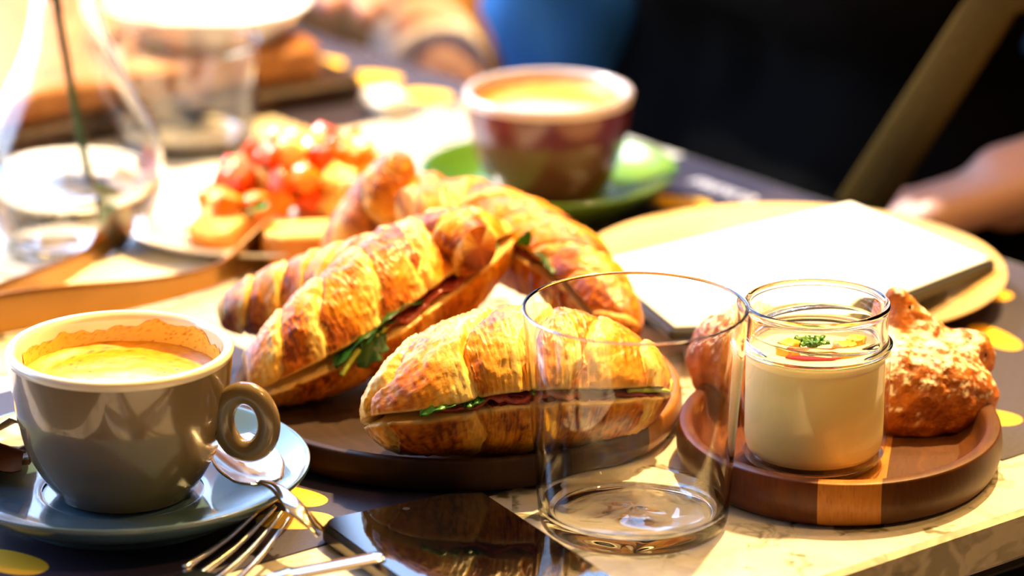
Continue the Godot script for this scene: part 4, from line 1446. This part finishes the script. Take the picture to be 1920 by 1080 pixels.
func build_far_left() -> void:
	# boards of wood at the back left, a white bowl-plate on them, an empty glass before them
	var q0 := at(240, 262, 0.0)
	var q1 := at(692, 190, 0.0)
	var d := (q1 - q0).normalized()
	var n := d.cross(Vector3.UP)
	if n.z > 0: n = -n
	var b := thing("wooden_board", "thick dark brown wooden board at the back left, lowest of the stack", "board")
	b.transform = Transform3D(Basis(d, Vector3.UP, -n), q1 - d * 0.17 + n * 0.11 + Vector3(0, 0.0008, 0))
	obj("slab", slab(round_rect(0.34, 0.22, 0.012), 0.0, 0.013, 0.002), M.acacia_dark, b)
	var b2 := thing("wooden_board", "lighter honey brown wooden board stacked on the dark board at the back left", "board")
	b2.transform = Transform3D(Basis(d, Vector3.UP, -n), q1 - d * 0.185 + n * 0.118 + Vector3(0, 0.0140, 0))
	obj("slab", slab(round_rect(0.33, 0.21, 0.012), 0.0, 0.020, 0.003), M.board_wood, b2)
	var c := at(392, 66, 0.0345)
	var p := thing("plate", "white deep plate on the wooden boards at the back left", "plate", c)
	obj("dish", lathe(smooth_line([Vector2(0, 0.001), Vector2(0.034, 0.001), Vector2(0.035, 0), Vector2(0.035, 0), Vector2(0.038, 0), Vector2(0.038, 0), Vector2(0.041, 0.003), Vector2(0.051, 0.012), Vector2(0.0578, 0.0195), Vector2(0.0585, 0.0208), Vector2(0.0575, 0.0212), Vector2(0.05, 0.0165), Vector2(0.041, 0.008), Vector2(0.036, 0.0045), Vector2(0, 0.004)], 5), 96).done(), M.glaze_white, p)
	var g := thing("tumbler", "low clear glass in front of the wooden boards behind the vase", "glass", at(352, 272, 0.0))
	obj("body", lathe(smooth_line([Vector2(0, 0.001), Vector2(0.03, 0.0005), Vector2(0.0345, 0), Vector2(0.0362, 0.002), Vector2(0.0375, 0.012), Vector2(0.0398, 0.056), Vector2(0.0398, 0.0572), Vector2(0.0386, 0.0572), Vector2(0.0380, 0.055), Vector2(0.0358, 0.014), Vector2(0.034, 0.008), Vector2(0, 0.0065)], 6), 96).done(), M.glass_clear, g)
	var s := thing("paper_packet", "small white folded paper packet on the dark placemat by the board's corner", "packet", at(725, 208, 0.0008), 0.6)
	var gg := Geo.new()
	slab_in(gg, round_rect(0.021, 0.026, 0.002, 3), 0, 0.010, 0.003)
	obj("wrapper", gg.done(true), M.paper, s)
	gg = Geo.new()
	slab_in(gg, round_rect(0.019, 0.010, 0.001, 2), 0.010, 0.0108, 0.0002, Transform3D(Basis(), Vector3(0, 0, -0.006)))
	obj("fold", gg.done(true), M.paper, s)

func build_toast() -> void:
	var c := at(500, 432, 0.0)
	var p := thing("plate", "white plate under the tomato toasts behind the croissants", "plate", c)
	obj("dish", lathe(smooth_line([Vector2(0, 0.001), Vector2(0.045, 0.001), Vector2(0.046, 0), Vector2(0.046, 0), Vector2(0.05, 0), Vector2(0.05, 0), Vector2(0.06, 0.004), Vector2(0.0775, 0.0105), Vector2(0.0785, 0.0118), Vector2(0.0775, 0.0122), Vector2(0.062, 0.0075), Vector2(0.05, 0.0055), Vector2(0, 0.005)], 5), 96).done(), M.glaze_white, p)
	var labels := ["toasted bread slice at the front of the tomato pile, its crust towards the camera", "toasted bread slice at the left end of the tomato pile", "toasted bread slice at the back of the tomato pile"]
	var spots := [[at(578, 480, 0.006), 0.15, 0.08], [at(440, 440, 0.006), 0.9, 0.35], [at(640, 425, 0.006), -0.4, 0.1]]
	for k in 3:
		var t := thing("toast", labels[k], "toast", spots[k][0], spots[k][1], "toasts under the tomatoes")
		t.rotation.x = 0.0
		t.rotation.z = spots[k][2] if k == 1 else 0.0
		var g := Geo.new()
		var rr := round_rect(0.046, 0.030, 0.013, 8)
		slab_in(g, rr, 0.0, 0.0145, 0.002, Transform3D(), lc(0.80, 0.50, 0.17))
		for i in g.v.size():
			var e: float = absf(g.v[i].x) / 0.023
			if g.v[i].y > 0.0143: g.c[i] = lc(0.90, 0.70, 0.36)
		obj("bread", g.done(), M.toast, t)
	# diced tomato and cheese heaped on the toasts
	var kinds := [["tomato_piece", "red tomato dice piece heaped on toast", "tomato", "red tomato dice on the toasts", M.tomato_red], ["pepper_piece", "orange pepper dice piece heaped on toast", "pepper", "orange pepper dice on the toasts", M.tomato_orange], ["cheese_piece", "pale cheese cube heaped on toast", "cheese", "cheese cubes on the toasts", M.cheese_white]]
	var forms := []
	for k in 5: forms.append(cube_piece(1.0, k * 7.3))
	var m := at(600, 438, 0.0)
	var pick := [0, 1, 2, 1, 0, 1, 1, 2, 0, 1, 2, 0, 1, 1, 0, 2]
	var n := 0
	for layer in 3:
		var R: float = [0.056, 0.045, 0.028][layer]
		var step := 0.0128
		var cnt := int(R / step)
		for a in range(-cnt - 1, cnt + 2):
			for b in range(-2, 3):
				var q := Vector2(a * step + (0.5 if b % 2 else 0.0) * step, b * step * 0.9)
				if pow(q.x / R, 2) + pow(q.y / (R * 0.62), 2) > 1.0: continue
				var kd: Array = kinds[pick[(n * 5 + layer * 3) % 16]]
				var s := rng.randf_range(0.0105, 0.0135)
				var o := obj(kd[0], forms[n % 5], kd[4], null, Vector3(m.x + q.x - 0.004 + rng.randf_range(-0.002, 0.002), 0.0255 + layer * 0.0100 - 0.006 * (absf(q.x) / 0.05), m.z + q.y + rng.randf_range(-0.002, 0.002)))
				o.scale = Vector3.ONE * s
				o.rotation = Vector3(rng.randf() * 0.8, rng.randf() * 3.0, rng.randf() * 0.8)
				var side: String = "left part" if q.x < -R * 0.34 else "right part" if q.x > R * 0.34 else "middle"
				var level: String = ["bottom layer", "middle layer", "top layer"][layer]
				tag(o, "%s, %s of the %s" % [kd[1], side, level], kd[2], kd[3])
				n += 1
	for a in [[468, 398, 0.02], [640, 350, 0.034]]:
		var b := at(a[0], a[1], a[2])
		tag(obj("basil_leaf", leaf(b, b + Vector3(0.010, 0.004, 0.006), 0.005, Vector3(0, 1, 0.4)), M.leaf_green), "green basil leaf at the left of the tomato heap" if a[0] < 500 else "green basil leaf near the top of the tomato heap", "leaf")

func build_tongs() -> void:
	# brass serving tongs lying on their edge: two arms that leave one bend and end in flared scoops
	var t := thing("serving_tongs", "brass serving tongs with flared ends lying behind the cappuccino cup", "tongs")
	var pw := [[at(-40, 640, 0), at(20, 628, 0), at(120, 610, 0), at(260, 583, 0), at(380, 551, 0), at(430, 530, 0), at(505, 492, 0)], [at(-40, 640, 0), at(-20, 622, 0), at(40, 590, 0), at(110, 545, 0), at(160, 513, 0), at(190, 494, 0), at(245, 470, 0)]]
	for k in 2:
		var line := curve(pw[k], 60)
		var rows := []
		for r in 7:
			var row := []
			var e := float(r) / 6
			for j in 60:
				var q := float(j) / 59
				var hi: float = 0.020 * (1.0 - 0.42 * smoothstep(0.1, 0.72, q)) + 0.013 * smoothstep(0.74, 1.0, q)
				var T := (line[mini(j + 1, 59)] - line[maxi(j - 1, 0)]).normalized()
				var S := T.cross(Vector3.UP)
				row.append(line[j] + Vector3(0, 0.0012 + hi * e, 0) + S * (0.005 * smoothstep(0.74, 1.0, q) * (4 * (e - 0.5) * (e - 0.5)) * (1 if k == 0 else -1)))
			rows.append(row)
		obj("arm", sheet(rows, 0.0012).done(), M.brass, t)
	# crumpled paper napkin beneath the tongs
	var n := thing("paper_napkin", "crumpled white paper napkin lying under the brass tongs", "napkin")
	var rows := []
	var a := at(40, 560, 0)
	var du := at(470, 520, 0) - a
	var dv := at(90, 500, 0) - a
	for j in 26:
		var row := []
		for i in 40:
			var u := i / 39.0
			var v := j / 25.0
			var p := a + du * u + dv * v
			row.append(p + Vector3(0, 0.0012 + 0.0016 * absf(noise.get_noise_2d(u * 9, v * 6)) , 0))
		rows.append(row)
	obj("paper", sheet(rows, 0.0004).done(), M.paper, n)

# ---------------------------------------------------------------- people

# Bones of a relaxed hand: dir runs from wrist to knuckles, up is the back of the hand, thumb points to the thumb's side.
func hand_bones(w: Vector3, dir: Vector3, up: Vector3, thumb: Vector3, curl: float) -> Array:
	var r := []
	dir = dir.normalized()
	thumb = (thumb - dir * thumb.dot(dir)).normalized()
	up = (up - dir * up.dot(dir) - thumb * up.dot(thumb)).normalized()
	var lens := [0.040, 0.045, 0.042, 0.034]
	for k in 4:
		var side := thumb * (0.030 - 0.019 * k)
		var base := w + dir * 0.012 + side * 0.6
		var kn := w + dir * (0.088 - 0.004 * absf(k - 1.0)) + side
		r.append([base, kn, 0.0125, 0.0105])
		var p := kn
		var ang := curl * 0.75
		var l: float = lens[k]
		for s in 3:
			var d := (dir * cos(ang) - up * sin(ang)).normalized()
			var q := p + d * l
			r.append([p, q, 0.0092 - 0.0008 * s, 0.0086 - 0.0011 * s])
			p = q
			ang += curl
			l *= 0.66
	var t0 := w + dir * 0.018 + thumb * 0.024 - up * 0.006
	var t1 := t0 + dir * 0.034 + thumb * 0.024 - up * 0.010
	var t2 := t1 + dir * 0.032 + thumb * 0.006 - up * 0.008
	var t3 := t2 + dir * 0.024 - thumb * 0.004 - up * 0.006
	r.append_array([[t0, t1, 0.014, 0.011], [t1, t2, 0.0105, 0.0095], [t2, t3, 0.0095, 0.0075]])
	r.append([w - dir * 0.02, w + dir * 0.03, 0.024, 0.023])
	return r

# j: T (seat point), f (facing), r (right), elbows, wrists, hand directions.
func person(label: String, j: Dictionary, cloth: Material, trousers: Material, sleeve_end: float) -> Node3D:
	var T: Vector3 = j.T
	var f: Vector3 = j.f
	var r: Vector3 = j.r
	var Y := Vector3.UP
	var t := thing("person", label, "person")
	var pel := T + Y * -0.2
	var chest := T + Y * 0.14 + f * 0.02
	var neck := T + Y * 0.34 + f * 0.04
	var head := T + Y * 0.50 + f * 0.075
	var torso := [[pel - r * 0.075, pel + r * 0.075, 0.115, 0.115], [pel + Y * 0.13 - r * 0.05 + f * 0.015, pel + Y * 0.13 + r * 0.05 + f * 0.015, 0.112, 0.112], [chest - r * 0.065, chest + r * 0.065, 0.115, 0.115], [T + Y * 0.29 - r * 0.155 + f * 0.03, T + Y * 0.29 + r * 0.155 + f * 0.03, 0.058, 0.058]]
	var limbs := []
	var arms := []
	for s in 2:
		var sg := 1.0 if s == 0 else -1.0
		var sh := T + Y * 0.28 + r * 0.185 * sg + f * 0.03
		var el: Vector3 = j.elbow[s]
		var wr: Vector3 = j.wrist[s]
		arms.append_array([[sh, el, 0.052, 0.041], [el, el.lerp(wr, sleeve_end), 0.041, 0.033]])
		limbs.append_array([[sh, el, 0.046, 0.036], [el, wr, 0.038, 0.026]])
	var legs := []
	for s in [1.0, -1.0]:
		var hip: Vector3 = pel + r * 0.09 * s
		var knee: Vector3 = T + f * 0.40 + r * 0.12 * s + Y * -0.205
		var ank: Vector3 = T + f * 0.36 + r * 0.13 * s + Y * -0.67
		legs.append_array([[hip, knee, 0.085, 0.060], [knee, ank, 0.058, 0.040], [ank, ank + f * 0.15 - Y * 0.04, 0.038, 0.028]])
	var g := Geo.new()
	var slim := []
	for b in torso + legs: slim.append([b[0], b[1], b[2] - 0.014, b[3] - 0.014])
	nets(g, slim + limbs + [[T + Y * 0.28 + f * 0.03, neck + Y * 0.06, 0.055, 0.05]], 0.014, 0.03)
	# head: skull, jaw, nose, lips, ears
	var hb := [[head + Y * 0.035 - f * 0.02, head + Y * 0.03 + f * 0.02, 0.082, 0.078], [head - Y * 0.02 + f * 0.03, head - Y * 0.075 + f * 0.045, 0.062, 0.040], [neck, neck + Y * 0.07, 0.052, 0.05], [head + Y * 0.012 + f * 0.098, head - Y * 0.022 + f * 0.116, 0.008, 0.013], [head - Y * 0.052 - r * 0.018 + f * 0.088, head - Y * 0.052 + r * 0.018 + f * 0.088, 0.009, 0.009]]
	for s in [1.0, -1.0]:
		hb.append([head + r * 0.083 * s + Y * 0.015, head + r * 0.080 * s - Y * 0.025, 0.016, 0.011])
		hb.append([head + r * 0.03 * s + Y * 0.032 + f * 0.084, head + r * 0.045 * s + Y * 0.03 + f * 0.078, 0.012, 0.011])
	nets(g, hb, 0.006, 0.014)
	for s in 2:
		nets(g, hand_bones(j.wrist[s], j.hdir[s], j.hup[s], j.thumb[s], j.curl[s]), 0.0032, 0.007)
	obj("body", g.done(), M.skin, t)
	for s in [1.0, -1.0]:
		var e := obj("eye", lathe(smooth_line([Vector2(0, -0.011), Vector2(0.0078, -0.0078), Vector2(0.011, 0), Vector2(0.0078, 0.0078), Vector2(0, 0.011)], 4), 16).done(), M.glaze_white, t)
		e.position = head + r * 0.034 * s + Y * 0.018 + f * 0.084
	g = Geo.new()
	nets(g, [[head + Y * 0.055 - f * 0.03, head + Y * 0.07 + f * 0.015, 0.088, 0.076], [head + Y * 0.02 - f * 0.055, head - Y * 0.06 - f * 0.05, 0.064, 0.04]], 0.010, 0.02, null, func(p): return 0.003 * noise.get_noise_3d(p.x * 90, p.y * 15, p.z * 90))
	obj("hair", g.done(), M.hair_brown, t)
	var fold := func(p: Vector3) -> float: return 0.006 * noise.get_noise_3d(p.x * 11, p.y * 14, p.z * 11) + 0.003 * noise2.get_noise_3d(p.x * 30, p.y * 22, p.z * 30)
	g = Geo.new()
	nets(g, torso + arms, 0.011, 0.03, null, fold)
	obj("shirt", g.done(), cloth, t)
	g = Geo.new()
	var wide := []
	for b in legs: wide.append([b[0], b[1], b[2] + 0.006, b[3] + 0.006])
	nets(g, wide + [[pel - r * 0.075, pel + r * 0.075, 0.122, 0.122]], 0.014, 0.03, null, fold)
	obj("trousers", g.done(), trousers, t)
	return t

func cuff(t: Node3D, called: String, a: Vector3, b: Vector3, r0: float, r1: float, m: Material) -> void:
	var g := Geo.new()
	tube_in(g, PackedVector3Array([a, a.lerp(b, 0.1), a.lerp(b, 0.5), a.lerp(b, 0.9), b]), func(q): return Vector2.ONE * (lerpf(r0, r1, q) - (0.002 if q < 0.05 or q > 0.95 else 0.0)), 28)
	obj(called, g.done(), m, t.get_node("shirt"))

func seat(label: String, T: Vector3, f: Vector3) -> void:
	var c := thing("cafe_chair", label, "chair", Vector3(T.x, -0.75, T.z), atan2(f.x, f.z))
	obj("seat", cbox(Vector3(0.42, 0.03, 0.42), 0.008), M.acacia_dark, c, Vector3(0, 0.402, 0))
	for x in [-0.18, 0.18]:
		for z in [-0.18, 0.18]:
			obj("leg", cbox(Vector3(0.03, 0.40, 0.03), 0.004), M.cast_iron, c, Vector3(x, 0.2, z))
		obj("back_post", cbox(Vector3(0.03, 0.45, 0.02), 0.004), M.cast_iron, c, Vector3(x, 0.65, -0.2))
	obj("backrest", cbox(Vector3(0.42, 0.16, 0.02), 0.006), M.acacia_dark, c, Vector3(0, 0.80, -0.2))

func build_people() -> void:
	var f := Vector3(-UX.x, 0, -UX.y) * -1.0
	var r := Vector3(VX.x, 0, VX.y)
	# the person in the dark apron, behind the green saucer and the menu
	var T := Vector3(0.213, 0, -2.076)
	var W := atz(1990, 322, -1.905)
	var P2 := person("seated person in blue sleeves and a long black apron, one hand resting beyond the menu", {
		"T": T, "f": f, "r": r,
		"elbow": [Vector3(0.03, 0.03, -2.155), Vector3(0.49, 0.09, -1.99)],
		"wrist": [Vector3(0.09, -0.13, -2.07), W],
		"hdir": [Vector3(0.6, -0.75, 0.3), Vector3(-0.85, -0.20, 0.16)],
		"hup": [Vector3(0.3, 0.6, 0.6), Vector3(-0.15, 0.95, 0.1)],
		"thumb": [Vector3(0.6, 0.3, -0.6), Vector3(-0.1, -0.1, -1)],
		"curl": [0.4, 0.8]}, M.cloth_blue, M.cloth_denim, 0.72)
	var g := Geo.new()
	var pel := T + Vector3(0, -0.2, 0)
	var ap := []
	for k in [[-0.01, 0.10, 0.115], [0.13, 0.085, 0.117], [0.34, 0.07, 0.119], [0.44, 0.05, 0.100]]:
		var c: Vector3 = pel + Vector3.UP * k[0] + f * 0.022
		ap.append([c - r * (k[1] - 0.012), c + r * k[1], k[2], k[2]])
	for s in [1.0, -1.0]: ap.append([pel + r * 0.09 * s + f * 0.02, T + f * 0.24 + r * 0.105 * s + Vector3.UP * -0.2, 0.100, 0.088])
	nets(g, ap, 0.011, 0.04, null, func(p): return 0.007 * noise.get_noise_3d(p.x * 10, p.y * 8, p.z * 10) + 0.003 * noise2.get_noise_3d(p.x * 26, p.y * 18, p.z * 26))
	obj("apron", g.done(), M.cloth_black, P2)
	g = Geo.new()
	var st := []
	for q in 14:
		var k := q / 13.0
		var c := atz(lerpf(1600, 1905, k), lerpf(410, -60, k), -1.9)
		var d := c - Vector3(0, CAM_H, 0)
		# rest the strap on the apron's front, a plane facing the table
		var hit := Vector3(0, CAM_H, 0) + d * ((T + f * 0.152 - Vector3(0, CAM_H, 0)).dot(f) / d.dot(f))
		st.append(hit)
	st.append(T + f * 0.150 - r * 0.135 + Vector3.UP * 0.17)
	st.append(T + f * 0.115 - r * 0.125 + Vector3.UP * 0.30)
	st.append(T + f * 0.030 - r * 0.115 + Vector3.UP * 0.362)
	st.append(T - f * 0.080 - r * 0.10 + Vector3.UP * 0.31)
	tube_in(g, curve(st, 60), func(_q): return Vector2(0.015, 0.003), 10, f)
	obj("apron_strap", g.done(), M.strap_brown, P2.get_node("apron"))
	var wd := (W - Vector3(0.49, 0.09, -1.99)).normalized()
	cuff(P2, "watch_strap", W - wd * 0.022, W - wd * 0.002, 0.0285, 0.0275, M.strap_teal)
	seat("dark wooden chair under the person in the black apron", T + f * -0.02, f)
	# the person in tan at the far left end of the same side
	var T1 := Vector3(-0.145, 0, -2.500)
	var el := [Vector3(-0.345, 0.075, -2.51), Vector3(-0.110, 0.015, -2.475)]
	var wr := [tb(-0.050, 0.962, 0.041), Vector3(-0.047, -0.034, -2.250)]
	var P1 := person("seated person in a tan jacket with white cuffs, hands at the table's far left", {
		"T": T1, "f": f, "r": r, "elbow": el, "wrist": wr,
		"hdir": [tb(-0.034, 0.835, 0.034) - tb(-0.050, 0.962, 0.041), Vector3(0.3, -0.75, 0.4)],
		"hup": [Vector3(0, 1, 0.1), Vector3(0.3, 0.5, 0.6)],
		"thumb": [Vector3(UX.x, 0.1, UX.y), Vector3(-0.7, 0.1, 0.4)],
		"curl": [0.12, 0.9]}, M.cloth_tan, M.cloth_tan, 0.86)
	for s in 2:
		cuff(P1, "cuff", el[s].lerp(wr[s], 0.82), el[s].lerp(wr[s], 1.04), 0.0335, 0.033, M.cloth_white)
	seat("dark wooden chair under the person in the tan jacket", T1 + f * -0.02, f)
